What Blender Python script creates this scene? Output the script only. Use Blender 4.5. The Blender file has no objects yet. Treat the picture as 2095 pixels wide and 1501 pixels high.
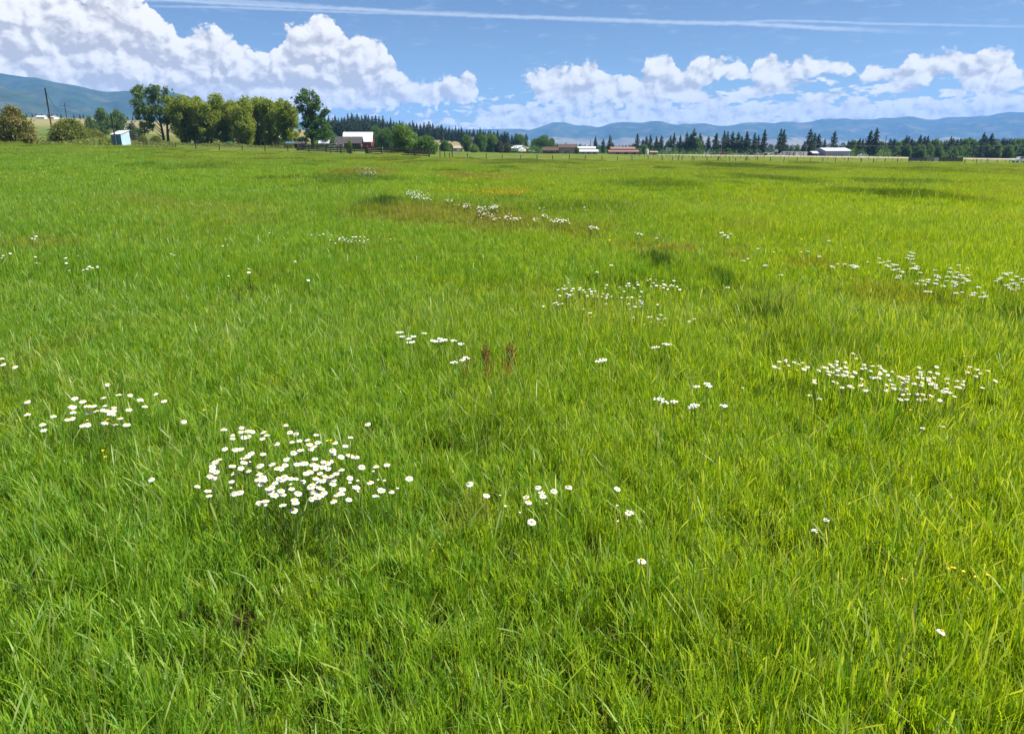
import bpy, math, random
import numpy as np
from mathutils import Vector, Matrix

# ------------------------------------------------------------------ camera, world, sun, exposure
scene = bpy.context.scene
F = 1500.0                      # focal length in photo pixels (photo 2095 x 1501)
HORIZON = 305.0
PITCH = math.atan((750.5 - HORIZON) / F)
CP, SP = math.cos(PITCH), math.sin(PITCH)
H = 2.05                        # eye height

cam_data = bpy.data.cameras.new('camera')
cam_data.sensor_fit = 'HORIZONTAL'
cam_data.sensor_width = 36.0
cam_data.lens = 36.0 * F / 2095.0
cam_data.clip_start = 0.05
cam_data.clip_end = 40000.0
cam = bpy.data.objects.new('camera', cam_data)
scene.collection.objects.link(cam)
cam.location = (0, 0, H)
cam.rotation_euler = (math.pi / 2 - PITCH, 0, 0)
scene.camera = cam

SUN_AZ = math.radians(88.0)     # from the view direction towards the right
SUN_EL = math.radians(56.0)
sun_dir = Vector((math.sin(SUN_AZ) * math.cos(SUN_EL), math.cos(SUN_AZ) * math.cos(SUN_EL), math.sin(SUN_EL)))
sd = bpy.data.lights.new('sun', 'SUN')
sd.energy = 5.0
sd.angle = math.radians(0.5)
sd.color = (1.0, 0.96, 0.90)
sun = bpy.data.objects.new('sun', sd)
scene.collection.objects.link(sun)
sun.rotation_euler = sun_dir.to_track_quat('Z', 'Y').to_euler()
sun.location = (40, 20, 60)

scene.view_settings.view_transform = 'Standard'
scene.view_settings.look = 'None'
scene.view_settings.gamma = 1.0
scene.view_settings.use_curve_mapping = False
scene.view_settings.exposure = 1.08

try:
    scene.cycles.max_bounces = 6
    scene.cycles.diffuse_bounces = 3
    scene.cycles.transmission_bounces = 3
    scene.cycles.transparent_max_bounces = 6
    scene.cycles.volume_bounces = 1
    scene.cycles.use_fast_gi = False
except Exception:
    pass

CLOUD = 0.56                    # how bright the sunlit cloud is, seen through the haze
# ---- pixel <-> world helpers (only used to work out where things stand)
def ray(px, py):
    dx = (px - 1047.5) / F; dy = -(py - 750.5) / F
    return Vector((dx, CP + dy * SP, dy * CP - SP))
def u_of(px):
    return (px - 1047.5) / F / (CP + SP * SP / CP)
K1 = F * (CP + SP * SP / CP)    # horizontal pixels per unit u at the horizon
K2 = F * (CP + SP * SP / CP) ** 2
def azel(px, py):
    d = ray(px, py)
    return math.degrees(math.atan2(d.x, d.y)), math.degrees(math.atan2(d.z, math.hypot(d.x, d.y)))

# ---- a tiny expression layer over shader nodes
class E:
    def __init__(s, t, sock): s.t = t; s.s = sock
    def _m(s, op, *a):
        n = s.t.nodes.new('ShaderNodeMath'); n.operation = op
        s.t.links.new(s.s, n.inputs[0])
        for i, v in enumerate(a):
            if isinstance(v, E): s.t.links.new(v.s, n.inputs[i + 1])
            else: n.inputs[i + 1].default_value = v
        return E(s.t, n.outputs[0])
    def __add__(s, o): return s._m('ADD', o)
    __radd__ = __add__
    def __sub__(s, o): return s._m('SUBTRACT', o)
    def __rsub__(s, o): return (s * -1.0) + o
    def __mul__(s, o): return s._m('MULTIPLY', o)
    __rmul__ = __mul__
    def __truediv__(s, o): return s._m('DIVIDE', o)
    def max(s, o): return s._m('MAXIMUM', o)
    def min(s, o): return s._m('MINIMUM', o)
    def pow(s, o): return s._m('POWER', o)
    def abs(s): return s._m('ABSOLUTE')
    def sqrt(s): return s._m('SQRT')
    def exp(s): return s._m('EXPONENT')
    def clamp(s, a=0.0, b=1.0): return s.max(a).min(b)
    def smooth(s, a, b, lo=0.0, hi=1.0):
        n = s.t.nodes.new('ShaderNodeMapRange'); n.interpolation_type = 'SMOOTHSTEP'
        s.t.links.new(s.s, n.inputs['Value'])
        n.inputs['From Min'].default_value = a; n.inputs['From Max'].default_value = b
        n.inputs['To Min'].default_value = lo; n.inputs['To Max'].default_value = hi
        return E(s.t, n.outputs['Result'])
def comb(t, x, y, z=0.0):
    n = t.nodes.new('ShaderNodeCombineXYZ')
    for i, v in enumerate((x, y, z)):
        if isinstance(v, E): t.links.new(v.s, n.inputs[i])
        else: n.inputs[i].default_value = v
    return E(t, n.outputs[0])
def sep(t, v):
    n = t.nodes.new('ShaderNodeSeparateXYZ'); t.links.new(v.s, n.inputs[0])
    return [E(t, n.outputs[i]) for i in range(3)]
def noise(t, v, scale, detail=3.0, rough=0.55, dist=0.0, dims='3D'):
    n = t.nodes.new('ShaderNodeTexNoise'); n.noise_dimensions = dims
    if v is not None: t.links.new(v.s, n.inputs['Vector'])
    n.inputs['Scale'].default_value = scale; n.inputs['Detail'].default_value = detail
    n.inputs['Roughness'].default_value = rough; n.inputs['Distortion'].default_value = dist
    return E(t, n.outputs['Fac'] if 'Fac' in n.outputs else n.outputs[0])
def voro(t, v, scale, detail=0.0, rough=0.5, dims='3D', rnd=1.0, smooth=0.0):
    n = t.nodes.new('ShaderNodeTexVoronoi'); n.voronoi_dimensions = dims
    n.feature = 'SMOOTH_F1' if smooth else 'F1'
    t.links.new(v.s, n.inputs['Vector'])
    n.inputs['Scale'].default_value = scale
    n.inputs['Detail'].default_value = detail; n.inputs['Roughness'].default_value = rough
    n.inputs['Randomness'].default_value = rnd
    if smooth: n.inputs['Smoothness'].default_value = smooth
    return E(t, n.outputs['Distance'])
def mixc(t, f, a, b, blend='MIX'):
    n = t.nodes.new('ShaderNodeMix'); n.data_type = 'RGBA'; n.blend_type = blend
    for k, v in ((0, f), (6, a), (7, b)):
        if isinstance(v, E): t.links.new(v.s, n.inputs[k])
        elif k == 0: n.inputs[k].default_value = v
        else: n.inputs[k].default_value = (v[0], v[1], v[2], 1.0)
    return E(t, n.outputs[2])
def curve(t, x, pts, x0, x1, y0, y1):
    """piecewise profile y(x) as a float curve"""
    n = t.nodes.new('ShaderNodeFloatCurve')
    xin = ((x - x0) * (1.0 / (x1 - x0))).clamp()
    t.links.new(xin.s, n.inputs['Value']); n.inputs['Factor'].default_value = 1.0
    c = n.mapping.curves[0]
    P = sorted(((p[0] - x0) / (x1 - x0), (p[1] - y0) / (y1 - y0)) for p in pts)
    P = [(min(max(a, 0), 1), min(max(b, 0), 1)) for a, b in P]
    c.points[0].location = P[0]; c.points[1].location = P[-1]
    for p in P[1:-1]: c.points.new(*p)
    for p in c.points: p.handle_type = 'AUTO_CLAMPED'
    n.mapping.update()
    return E(t, n.outputs[0]) * (y1 - y0) + y0

# ------------------------------------------------------------------ world: physical sky with cumulus and contrails
world = bpy.data.worlds.new('World'); scene.world = world; world.use_nodes = True
T = world.node_tree; T.nodes.clear()
out = T.nodes.new('ShaderNodeOutputWorld')
sky = T.nodes.new('ShaderNodeTexSky'); sky.sky_type = 'NISHITA'; sky.sun_disc = False
sky.sun_elevation = SUN_EL; sky.sun_rotation = SUN_AZ
sky.altitude = 1500.0; sky.air_density = 0.85; sky.dust_density = 0.5; sky.ozone_density = 4.0
world.cycles.sampling_method = 'MANUAL'; world.cycles.sample_map_resolution = 256
tc = T.nodes.new('ShaderNodeTexCoord')
D = E(T, tc.outputs['Generated'])
dxn, dyn, dzn = sep(T, D)
az = dxn._m('ARCTAN2', dyn) * (180 / math.pi)
el = dzn.clamp(-1, 1)._m('ARCSINE') * (180 / math.pi)

def prof(pts): return [azel(*p) for p in pts]
A_TOP = prof([(-500, -60), (-200, -50), (0, -45), (240, -35), (320, -2), (372, 42), (430, 40), (488, 50), (506, 84), (545, 84), (566, 72), (590, 34), (625, 22), (642, 8), (668, 12), (690, 30), (718, 62),
              (758, 52), (790, 72), (803, 120), (850, 140), (885, 158), (912, 136), (962, 136), (978, 160), (1000, 180), (1012, 225), (1040, 330), (1300, 420), (2600, 420)])
A_BOT = prof([(-500, 330), (300, 330), (420, 275), (480, 245), (560, 240), (640, 250), (720, 246), (800, 240), (900, 230), (980, 222), (1300, 210), (2600, 210)])
B_TOP = prof([(-500, 420), (1020, 420), (1052, 190), (1068, 158), (1100, 140), (1132, 132), (1160, 140), (1182, 126), (1206, 122), (1225, 142), (1262, 150), (1300, 158), (1325, 124), (1360, 108), (1380, 128), (1392, 150),
              (1425, 122), (1455, 118), (1478, 128), (1492, 122), (1525, 128), (1540, 150), (1550, 125), (1580, 108), (1606, 128), (1620, 122), (1700, 118), (1745, 130), (1755, 160), (1766, 138), (1795, 126), (1850, 140),
              (1862, 112), (1925, 105), (1975, 114), (2040, 103), (2085, 130), (2100, 160), (2200, 110), (2400, 90), (2700, 120)])
B_BOT = prof([(-500, 0), (1000, 0), (1050, 166), (1080, 175), (1110, 205), (1250, 212), (1380, 206), (1440, 188), (1470, 162), (1530, 160), (1545, 186), (1600, 186), (1635, 156), (1745, 152), (1765, 166), (1900, 172),
              (1935, 150), (1985, 190), (2060, 180), (2110, 175), (2200, 190), (2600, 200)])
X0, X1, Y0, Y1 = -60.0, 60.0, -8.0, 16.0
def clip_prof(p): return [(a, b) for a, b in p if X0 <= a <= X1]

def cloud_density(a, e, dt=1.0):
    v = comb(T, a, e * 1.35, 0.0)
    w1 = noise(T, v, 0.55, 2.0, 0.5)
    w2 = noise(T, comb(T, a + 31.7, e * 1.35, 4.0), 0.55, 4.0 * dt, 0.6)
    # rounded cauliflower lumps, several sizes
    vv = comb(T, a + (w1 - 0.5) * 1.6, e * 1.2 + (w2 - 0.5) * 1.6, 0.0)
    b1 = voro(T, vv, 0.58, 3.0 if dt > .9 else 2.0, 0.50, dims='2D', smooth=0.3)
    b2 = voro(T, vv, 1.35, 2.0, 0.50, dims='2D', smooth=0.3)
    lowk = e.smooth(4.6, 2.2)
    b1 = b1 * (1.0 - lowk) + b2 * lowk
    fb = noise(T, v, 1.5, 6.0 * dt, 0.62)
    near = (az.abs() - 55.0).smooth(0, 4)      # profiles hold inside the view, open sky outside follows noise
    relief = (0.62 - b1) * 1.05 + (fb - 0.5) * 1.1
    ae = a + (w2 - 0.5) * 1.5
    dA = (curve(T, ae, clip_prof(A_TOP), X0, X1, Y0, Y1) - e).min((e - curve(T, ae, clip_prof(A_BOT), X0, X1, Y0, Y1)) * 1.0) + relief * 0.95 - 0.30
    dB = (curve(T, ae, clip_prof(B_TOP), X0, X1, Y0, Y1) - e).min((e - curve(T, ae, clip_prof(B_BOT), X0, X1, Y0, Y1)) * 1.2) + relief * 0.75 + 0.22
    # low far bands, thick on the right, thin on the left
    vb = comb(T, a * 0.55 + 9.0, e * 1.7, 3.3)
    n1 = noise(T, vb, 0.62, 5.0, 0.62); n2 = voro(T, comb(T, a * 0.8 + (w1 - 0.5) * 1.5, e * 1.9, 0.0), 0.95, 2.0, 0.5, dims='2D', smooth=0.3)
    cov = curve(T, e, [(-8, 1.3), (0, 1.3), (1.2, 1.2), (2.2, .95), (3.1, .62), (4.2, .2), (6, -.5), (16, -1.2)], -8, 16, -1.5, 1.5)
    cov = cov + a.smooth(-8.0, 3.0, -0.85, 0.0)
    dD = (n1 - 0.5) * 2.6 + (0.5 - n2) * 0.9 + cov
    # everywhere else round the horizon: ordinary scattered cumulus
    nb = noise(T, comb(T, a * 0.10, e * 0.16, 7.0), 1.0, 5.0, 0.6)
    dO = (nb - 0.56) * 9.0 + relief * 0.6 - e.smooth(0.0, -3.0) * 8.0
    back = a.abs().smooth(40.0, 47.0)
    core = dA.max(dB).max(dD) - e.smooth(-0.3, -1.5) * 5.0
    up = e.smooth(11.5, 15.0)
    m = back.max(up)
    return core * (1.0 - m) + dO * m, (0.62 - b1) * 1.3 + (w2 - 0.5) * 1.2 + (fb - 0.5) * 0.35

d0, r0 = cloud_density(az, el)
d1, r1 = cloud_density(az + 0.30, el + 0.42, 0.5)
mask = d0.smooth(0.0, 0.30)
# sunlit side up and to the right, grey where the cloud thickens below its tops
big = noise(T, comb(T, az * 1.0 + 3.0, el * 1.7, 11.0), 0.42, 4.0, 0.6)
thick = d0.smooth(0.5, 2.6) * (0.46 + (big - 0.45) * 2.0).clamp(0.0, 0.9)
lit = (0.64 + (r0 - r1) * el.smooth(1.5, 4.5, 0.45, 0.85) + (d0 - d1) * 0.24 - thick * 0.50 + d0.smooth(0.9, 0.1) * 0.12 - (0.5 - big) * 1.1 - el.smooth(5.0, 0.0) * 0.04).clamp(0.05, 1.0)
ccol = mixc(T, lit.smooth(-0.35, 1.12), (0.42, 0.395, 0.40), (1.0, 0.96, 0.90))
cs = T.nodes.new('ShaderNodeBackground'); T.links.new(ccol.s, cs.inputs['Color']); cs.inputs['Strength'].default_value = CLOUD
# contrails
tr_n = noise(T, comb(T, az * 1.0, el * 3.0, 0.0), 1.2, 4.0, 0.6)
def trail(pts, width, strength, lo, hi):
    pp = [p for p in prof(pts)]
    c = curve(T, az, pp, X0, X1, Y0, Y1)
    r = ((el - c).abs() + (tr_n - 0.5) * width * 1.2).smooth(width, 0.0)
    k = az.smooth(lo[0], lo[1]) * az.smooth(hi[1], hi[0])
    return r * k * strength
tr = trail([(-600, -80), (0, -14), (350, 0), (700, 18), (850, 27), (1000, 33), (1150, 38), (1300, 43), (1400, 47), (1500, 48), (1600, 53), (1700, 59), (1800, 63), (1930, 69), (2600, 90)], 0.21, 0.40, (-50, -24), (20, 29))
tr = tr.max(trail([(-600, 10), (350, 14), (540, 18), (700, 25), (850, 29), (1000, 34), (1250, 44), (1500, 47), (1560, 44), (1650, 44), (1800, 49), (1950, 52), (2095, 55), (2600, 62)], 0.13, 0.30, (-28, -20), (22, 45)))
tr = tr.max(trail([(-600, -60), (350, -6), (600, 10), (760, 22), (1000, 31), (1300, 60), (2600, 60)], 0.20, 0.30, (-28, -20), (-4, 0)))
vl = noise(T, comb(T, az * 0.5, el * 2.2, 5.0), 0.8, 4.0, 0.6).smooth(0.52, 0.85) * el.smooth(3.0, 9.0) * 0.28
skyc = E(T, sky.outputs[0])
hz = el.clamp(0, 90).smooth(0.0, 16.0)
veil = (tr.max(vl)).clamp(0, 1)
bs = T.nodes.new('ShaderNodeBackground'); T.links.new(skyc.s, bs.inputs['Color']); bs.inputs['Strength'].default_value = 0.050
vs = T.nodes.new('ShaderNodeBackground'); vs.inputs['Color'].default_value = (0.90, 0.95, 1.0, 1); vs.inputs['Strength'].default_value = CLOUD
m1 = T.nodes.new('ShaderNodeMixShader'); T.links.new(veil.s, m1.inputs[0]); T.links.new(bs.outputs[0], m1.inputs[1]); T.links.new(vs.outputs[0], m1.inputs[2])
m2 = T.nodes.new('ShaderNodeMixShader'); T.links.new(mask.s, m2.inputs[0]); T.links.new(m1.outputs[0], m2.inputs[1]); T.links.new(cs.outputs[0], m2.inputs[2])
T.links.new(m2.outputs[0], out.inputs['Surface'])
# ------------------------------------------------------------------ helpers for meshes, objects, labels
rng = np.random.default_rng(7)
random.seed(7)
COL = scene.collection

def mesh_np(name, verts, faces, mats=(), attrs=None, smooth=False, corner=None, mat_idx=None):
    """verts (N,3); faces: array (M,k) or list of arrays of different k"""
    me = bpy.data.meshes.new(name)
    verts = np.asarray(verts, dtype=np.float32)
    fl = faces if isinstance(faces, list) else [faces]
    fl = [np.asarray(f, dtype=np.int32) for f in fl if len(f)]
    nl = sum(f.size for f in fl); nf = sum(len(f) for f in fl)
    me.vertices.add(len(verts)); me.vertices.foreach_set('co', verts.ravel())
    me.loops.add(nl); me.loops.foreach_set('vertex_index', np.concatenate([f.ravel() for f in fl]))
    me.polygons.add(nf)
    tot = np.concatenate([np.full(len(f), f.shape[1], dtype=np.int32) for f in fl])
    start = np.concatenate([[0], np.cumsum(tot)[:-1]]).astype(np.int32)
    me.polygons.foreach_set('loop_start', start)
    if smooth: me.polygons.foreach_set('use_smooth', np.ones(nf, dtype=bool))
    if mat_idx is not None: me.polygons.foreach_set('material_index', np.asarray(mat_idx, dtype=np.int32))
    me.update(calc_edges=True)
    for m in mats: me.materials.append(m)
    for k, v in (attrs or {}).items():
        v = np.asarray(v, dtype=np.float32)
        at = me.attributes.new(k, 'FLOAT', 'POINT'); at.data.foreach_set('value', v)
    return me

def link(name, me, parent=None, loc=None, mat4=None):
    o = bpy.data.objects.new(name, me); COL.objects.link(o)
    if parent is not None: o.parent = parent
    if loc is not None: o.location = loc
    if mat4 is not None: o.matrix_basis = mat4
    return o
def tag(o, label, cat, group=None):
    o['label'] = label; o['category'] = cat
    if group: o['group'] = group
    return o
def thing(name, label, cat, loc, rz=0.0, group=None):
    o = bpy.data.objects.new(name, None); COL.objects.link(o)
    o.empty_display_size = 0.2
    o.location = loc; o.rotation_euler = (0, 0, rz)
    return tag(o, label, cat, group)
def setting(o): o['kind'] = 'structure'; return o
def stuff(o): o['kind'] = 'stuff'; return o
def dup(root, loc=None, rz=None, scale=None, label=None, group=None):
    r = root.copy(); COL.objects.link(r)
    if loc is not None: r.location = loc
    if rz is not None: r.rotation_euler = (0, 0, rz)
    if scale is not None: r.scale = scale
    if label: r['label'] = label
    if group: r['group'] = group
    for ch in list(root.children):
        c = ch.copy(); COL.objects.link(c); c.parent = r
        for g in ch.children:
            d = g.copy(); COL.objects.link(d); d.parent = c
    return r

def new_mat(name, rough=0.8, spec=0.3):
    m = bpy.data.materials.new(name); m.use_nodes = True
    t = m.node_tree; b = t.nodes['Principled BSDF']
    b.inputs['Roughness'].default_value = rough
    b.inputs['Specular IOR Level'].default_value = spec
    return m, t, b
def attr(t, name, kind='GEOMETRY'):
    n = t.nodes.new('ShaderNodeAttribute'); n.attribute_name = name; n.attribute_type = kind
    return E(t, n.outputs['Fac'])
def wpos(t):
    n = t.nodes.new('ShaderNodeNewGeometry'); return E(t, n.outputs['Position'])
def opos(t):
    n = t.nodes.new('ShaderNodeTexCoord'); return E(t, n.outputs['Object'])
def orand(t):
    n = t.nodes.new('ShaderNodeObjectInfo'); return E(t, n.outputs['Random'])
def surf(name, c1, c2=None, scale=2.0, rough=0.8, spec=0.3, bump=0.0, metal=0.0, stretch=(1, 1, 1), rnd=0.0):
    """mottled weathered surface colour"""
    m, t, b = new_mat(name, rough, spec)
    c2 = c2 or tuple(x * 0.75 for x in c1)
    p = opos(t); x, y, z = sep(t, p)
    v = comb(t, x * stretch[0], y * stretch[1], z * stretch[2])
    n = noise(t, v, scale, 6.0, 0.65)
    f = n.smooth(0.3, 0.7)
    if rnd: f = (f + (orand(t) - 0.5) * rnd).clamp()
    c = mixc(t, f, c1, c2)
    t.links.new(c.s, b.inputs['Base Color'])
    b.inputs['Metallic'].default_value = metal
    if bump:
        bn = t.nodes.new('ShaderNodeBump'); bn.inputs['Strength'].default_value = bump; bn.inputs['Distance'].default_value = 0.02
        t.links.new(n.s, bn.inputs['Height']); t.links.new(bn.outputs[0], b.inputs['Normal'])
    return m

# ------------------------------------------------------------------ the lie of the land
S_PX = np.array([-900, 0, 250, 300, 360, 495, 631, 717, 802, 900, 955, 1065, 1400, 1750, 2095, 2900.0])
S_V = np.array([.024, .0217, .0195, .0160, .0125, .0108, .0080, .0060, .0036, .0020, -.0006, -.0026, -.0048, -.0076, -.0093, -.012])
def slope_px(px):
    v = 0
    for d in (-40, -20, 0, 20, 40): v = v + np.interp(np.asarray(px) + d, S_PX, S_V) / 5
    return v
FAR_PX = np.array([-900, 0, 150, 300, 450, 600, 700, 850, 950, 1050, 1150, 1400, 1750, 2095, 2900.0])
ROWS = {240: [289, 290, 290, 290, 295, 299, 305, 311, 314, 318, 321, 323.5, 329, 333, 338],
        400: [268, 268, 268, 270, 283, 296, 301, 307, 310, 313, 314.5, 317.5, 321.5, 326, 331],
        650: [240, 241, 244, 249, 262, 274, 280, 287, 293, 306, 311, 313, 317, 321, 325],
        820: [238, 239, 242, 247, 256, 264, 271, 281, 290, 304, 310, 312, 315, 318, 322],
        1100: [250, 250, 250, 256, 266, 272, 277, 288, 296, 304, 308, 310, 312, 314, 317],
        2000: [285, 285, 285, 288, 291, 294, 296, 299, 302, 305, 306, 307, 308, 309, 311],
        6000: [300, 300, 300, 300, 300, 301, 302, 303, 304, 305, 305, 305.5, 306, 306, 306],
        20000: [304] * 15}
YR = np.array([0, 60, 120, 160] + list(ROWS))
NP_ = 240; NY = 420
PXG = np.linspace(-900, 2900, NP_)
YG = np.concatenate([np.linspace(0, 300, 150, endpoint=False), np.geomspace(300, 20000, NY - 150)])
tabz = []
for Yr in YR:
    if Yr <= 160: tabz.append(slope_px(PXG) * Yr)
    else: tabz.append(H - Yr * (np.interp(PXG, FAR_PX, ROWS[int(Yr)]) - HORIZON) / K2)
tabz = np.array(tabz)
ZG = np.array([np.interp(YG, YR, tabz[:, i]) for i in range(NP_)]).T     # NY x NP
for _ in range(10):
    m = ZG.copy(); m[1:-1] = (ZG[:-2] + 2 * ZG[1:-1] + ZG[2:]) / 4
    m[:, 1:-1] = (m[:, :-2] + 2 * m[:, 1:-1] + m[:, 2:]) / 4; m[0] = 0
    ZG = m
def gz(x, y):
    x = np.asarray(x, dtype=float); y = np.asarray(y, dtype=float)
    yy = np.maximum(y, 0.0)
    px = 1047.5 + K1 * x / np.maximum(y, 3.0)
    i = np.interp(px, PXG, np.arange(NP_)); j = np.interp(yy, YG, np.arange(NY))
    i0 = np.clip(i.astype(int), 0, NP_ - 2); j0 = np.clip(j.astype(int), 0, NY - 2)
    a = i - i0; b = j - j0
    z = (ZG[j0, i0] * (1 - a) + ZG[j0, i0 + 1] * a) * (1 - b) + (ZG[j0 + 1, i0] * (1 - a) + ZG[j0 + 1, i0 + 1] * a) * b
    amp = np.clip(y / 8, 0, 1) * 0.035 * np.clip(1.6 - y / 200, 0.3, 1)
    return z + amp * (np.sin(x * .55 + 1.3) * np.sin(y * .43 + .4) + .7 * np.sin(x * 1.3 + y * .9) * np.sin(y * .7 - x * .5 + 2))
def P(px, Y, dz=0.0):
    x = u_of(px) * Y
    return Vector((x, Y, float(gz(x, Y)) + dz))
def hit(px, py, h=0.0):
    """point h above the ground seen at this pixel"""
    r = ray(px, py); lo, hi = 0.8, 400.0
    for _ in range(40):
        m = math.sqrt(lo * hi); t = m / r.y
        if H + t * r.z > float(gz(r.x * t, m)) + h: lo = m
        else: hi = m
    t = lo / r.y
    return Vector((r.x * t, lo, float(gz(r.x * t, lo)) + h))
def mw(dpx, Y): return dpx * Y / K1
def mh(dpx, Y): return dpx * Y / K2

# ------------------------------------------------------------------ ground colours
def patches(t, lst):
    """sum of soft-edged patches at fixed places of the meadow: (x, y, rx, ry, amount)"""
    p = wpos(t); x, y, z = sep(t, p)
    wob = noise(t, p, 0.9, 4.0, 0.6) * 1.6
    r = None
    for cx, cy, rx, ry, a in lst:
        k = ((x - cx) * (1 / rx)).pow(2.0) + ((y - cy) * (1 / ry)).pow(2.0)
        k = (k + wob - 0.8).smooth(1.5, 0.0) * a
        r = k if r is None else r.max(k)
    return r
def patch_px(px, py, wx, wy, a):
    c = hit(px, py, 0.3); top = hit(px, py - wy, 0.3); s = hit(px + wx, py, 0.3)
    bot = hit(px, py + wy, 0.3)
    return (c.x, (top.y + bot.y) / 2, abs(s.x - c.x), (top.y - bot.y) / 2, a)
BROWN = [patch_px(860, 430, 160, 22, 0.75), patch_px(1010, 445, 110, 24, 0.8), patch_px(960, 1000, 60, 40, 0.5), patch_px(745, 350, 75, 9, 0.8), patch_px(980, 357, 90, 7, 0.8),
         patch_px(1160, 460, 120, 16, 0.5), patch_px(1395, 497, 50, 7, 1.2), patch_px(1505, 512, 35, 7, 0.9), patch_px(1665, 530, 55, 12, 0.8),
         patch_px(1040, 735, 14, 22, 1.2), patch_px(1000, 735, 12, 20, 0.9), patch_px(952, 740, 8, 16, 0.9), patch_px(60, 485, 90, 16, 0.5),
         patch_px(1330, 495, 80, 12, 0.5), patch_px(1850, 590, 130, 30, 0.45), patch_px(30, 720, 30, 90, 0.4)]
DARK = [patch_px(1345, 530, 42, 18, 1.0), patch_px(1560, 640, 70, 24, 1.0), patch_px(1480, 560, 40, 14, 0.8), patch_px(768, 413, 45, 14, 1.0),
        patch_px(1880, 400, 90, 14, 0.8), patch_px(1560, 340, 90, 6, 0.8), patch_px(1330, 375, 120, 9, 0.6), patch_px(1000, 850, 170, 40, 0.25),
        patch_px(2080, 640, 50, 20, 0.9), patch_px(1080, 330, 90, 6, 0.5), patch_px(1940, 350, 60, 8, 0.7), patch_px(1600, 365, 60, 9, 0.7),
        patch_px(700, 370, 60, 8, 0.5), patch_px(350, 340, 140, 10, 0.3), patch_px(1230, 420, 160, 12, 0.35), patch_px(1700, 700, 160, 26, 0.35)]
HOLES = [patch_px(870, 1160, 36, 34, 1.0), patch_px(1115, 1395, 40, 48, 1.0), patch_px(940, 1000, 60, 34, 0.7), patch_px(760, 930, 20, 50, 0.8), patch_px(1700, 860, 50, 20, 0.5), patch_px(330, 1260, 30, 26, 0.6), patch_px(560, 1340, 30, 50, 0.7), patch_px(1560, 1160, 50, 30, 0.5), patch_px(640, 1060, 60, 22, 0.7), patch_px(1460, 1380, 30, 40, 0.5), patch_px(120, 1130, 40, 30, 0.5), patch_px(1800, 1240, 30, 30, 0.5)]
YELLOW = [patch_px(1015, 393, 75, 8, 1.0), patch_px(920, 385, 50, 4, 0.6), patch_px(2050, 345, 40, 5, 0.6)]

def meadow_colour(t, base_only=False):
    p = wpos(t); x, y, z = sep(t, p)
    q = comb(t, x, y * 0.8, 0.0)
    n1 = noise(t, q, 0.035, 3.0, 0.55); n2 = noise(t, q, 0.22, 4.0, 0.6); n3 = noise(t, q, 1.6, 3.0, 0.6)
    n4 = noise(t, comb(t, x * 0.5 + 40, y * 0.7, 2.0), 0.5, 4.0, 0.6)
    warm = ((x / (y + 1.5)) * 0.8 + (n1 - 0.5) * 1.5 + (n2 - 0.5) * 1.5 + (n4 - 0.5) * 0.7).smooth(-0.75, 0.95)  # random yellowing plus a backlit look painted in towards the right
    g = mixc(t, warm, (0.178, 0.322, 0.034), (0.283, 0.388, 0.012))
    far = y.smooth(25.0, 130.0)
    g = mixc(t, far * 0.75, g, mixc(t, n2.smooth(0.3, 0.7), (0.150, 0.205, 0.038), (0.215, 0.250, 0.052)))
    g = mixc(t, n3.smooth(0.45, 0.75) * 0.45, g, (0.27, 0.36, 0.030))
    g = mixc(t, (n2 * n4).smooth(0.29, 0.40) * 0.40, g, (0.24, 0.215, 0.065))
    nq = noise(t, comb(t, x * 0.8, y * 0.55, 5.0), 0.11, 4.0, 0.6, 0.6)
    g = mixc(t, y.smooth(14.0, 40.0) * nq.smooth(0.54, 0.70) * 0.60, g, (0.050, 0.110, 0.022))
    g = mixc(t, y.smooth(10.0, 30.0) * nq.smooth(0.44, 0.30) * 0.45, g, (0.30, 0.33, 0.030))
    g = mixc(t, noise(t, comb(t, x * 0.45, y * 0.5, 15.0), 0.13, 5.0, 0.65).smooth(0.56, 0.70) * y.smooth(10.0, 26.0) * 0.55, g, (0.30, 0.235, 0.085))
    g = mixc(t, patches(t, BROWN) * 0.68, g, (0.26, 0.175, 0.060))
    g = mixc(t, patches(t, DARK) * 0.85, g, (0.030, 0.085, 0.014))
    g = mixc(t, patches(t, YELLOW) * n3.smooth(0.3, 0.6) * 0.75, g, (0.36, 0.30, 0.02))
    return g

def ground_material():
    m, t, b = new_mat('ground_surface', 0.95, 0.1)
    p = wpos(t); x, y, z = sep(t, p)
    g = meadow_colour(t)
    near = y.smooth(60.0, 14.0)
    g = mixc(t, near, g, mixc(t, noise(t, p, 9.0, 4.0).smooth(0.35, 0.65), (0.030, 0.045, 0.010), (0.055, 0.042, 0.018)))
    past = attr(t, 'pasture'); dry = attr(t, 'dry')
    nn = noise(t, p, 0.05, 6.0, 0.65); n5 = noise(t, comb(t, x, y * 0.35, 0.0), 0.02, 5.0, 0.6)
    g = mixc(t, past, g, mixc(t, (nn * 0.5 + noise(t, comb(t, x, y * 0.4, 0.0), 0.35, 5.0, 0.7) * 0.5).smooth(0.38, 0.62), (0.060, 0.110, 0.020), (0.145, 0.165, 0.042)))
    g = mixc(t, dry * (n5 * 1.5).clamp(), g, mixc(t, nn.smooth(0.3, 0.7), (0.30, 0.22, 0.12), (0.17, 0.165, 0.07)))
    t.links.new(g.s, b.inputs['Base Color'])
    bn = t.nodes.new('ShaderNodeBump'); bn.inputs['Strength'].default_value = 0.6; bn.inputs['Distance'].default_value = 0.25
    t.links.new(noise(t, p, 2.2, 6.0, 0.7).s, bn.inputs['Height']); t.links.new(bn.outputs[0], b.inputs['Normal'])
    return m
GROUND_MAT = ground_material()

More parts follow.
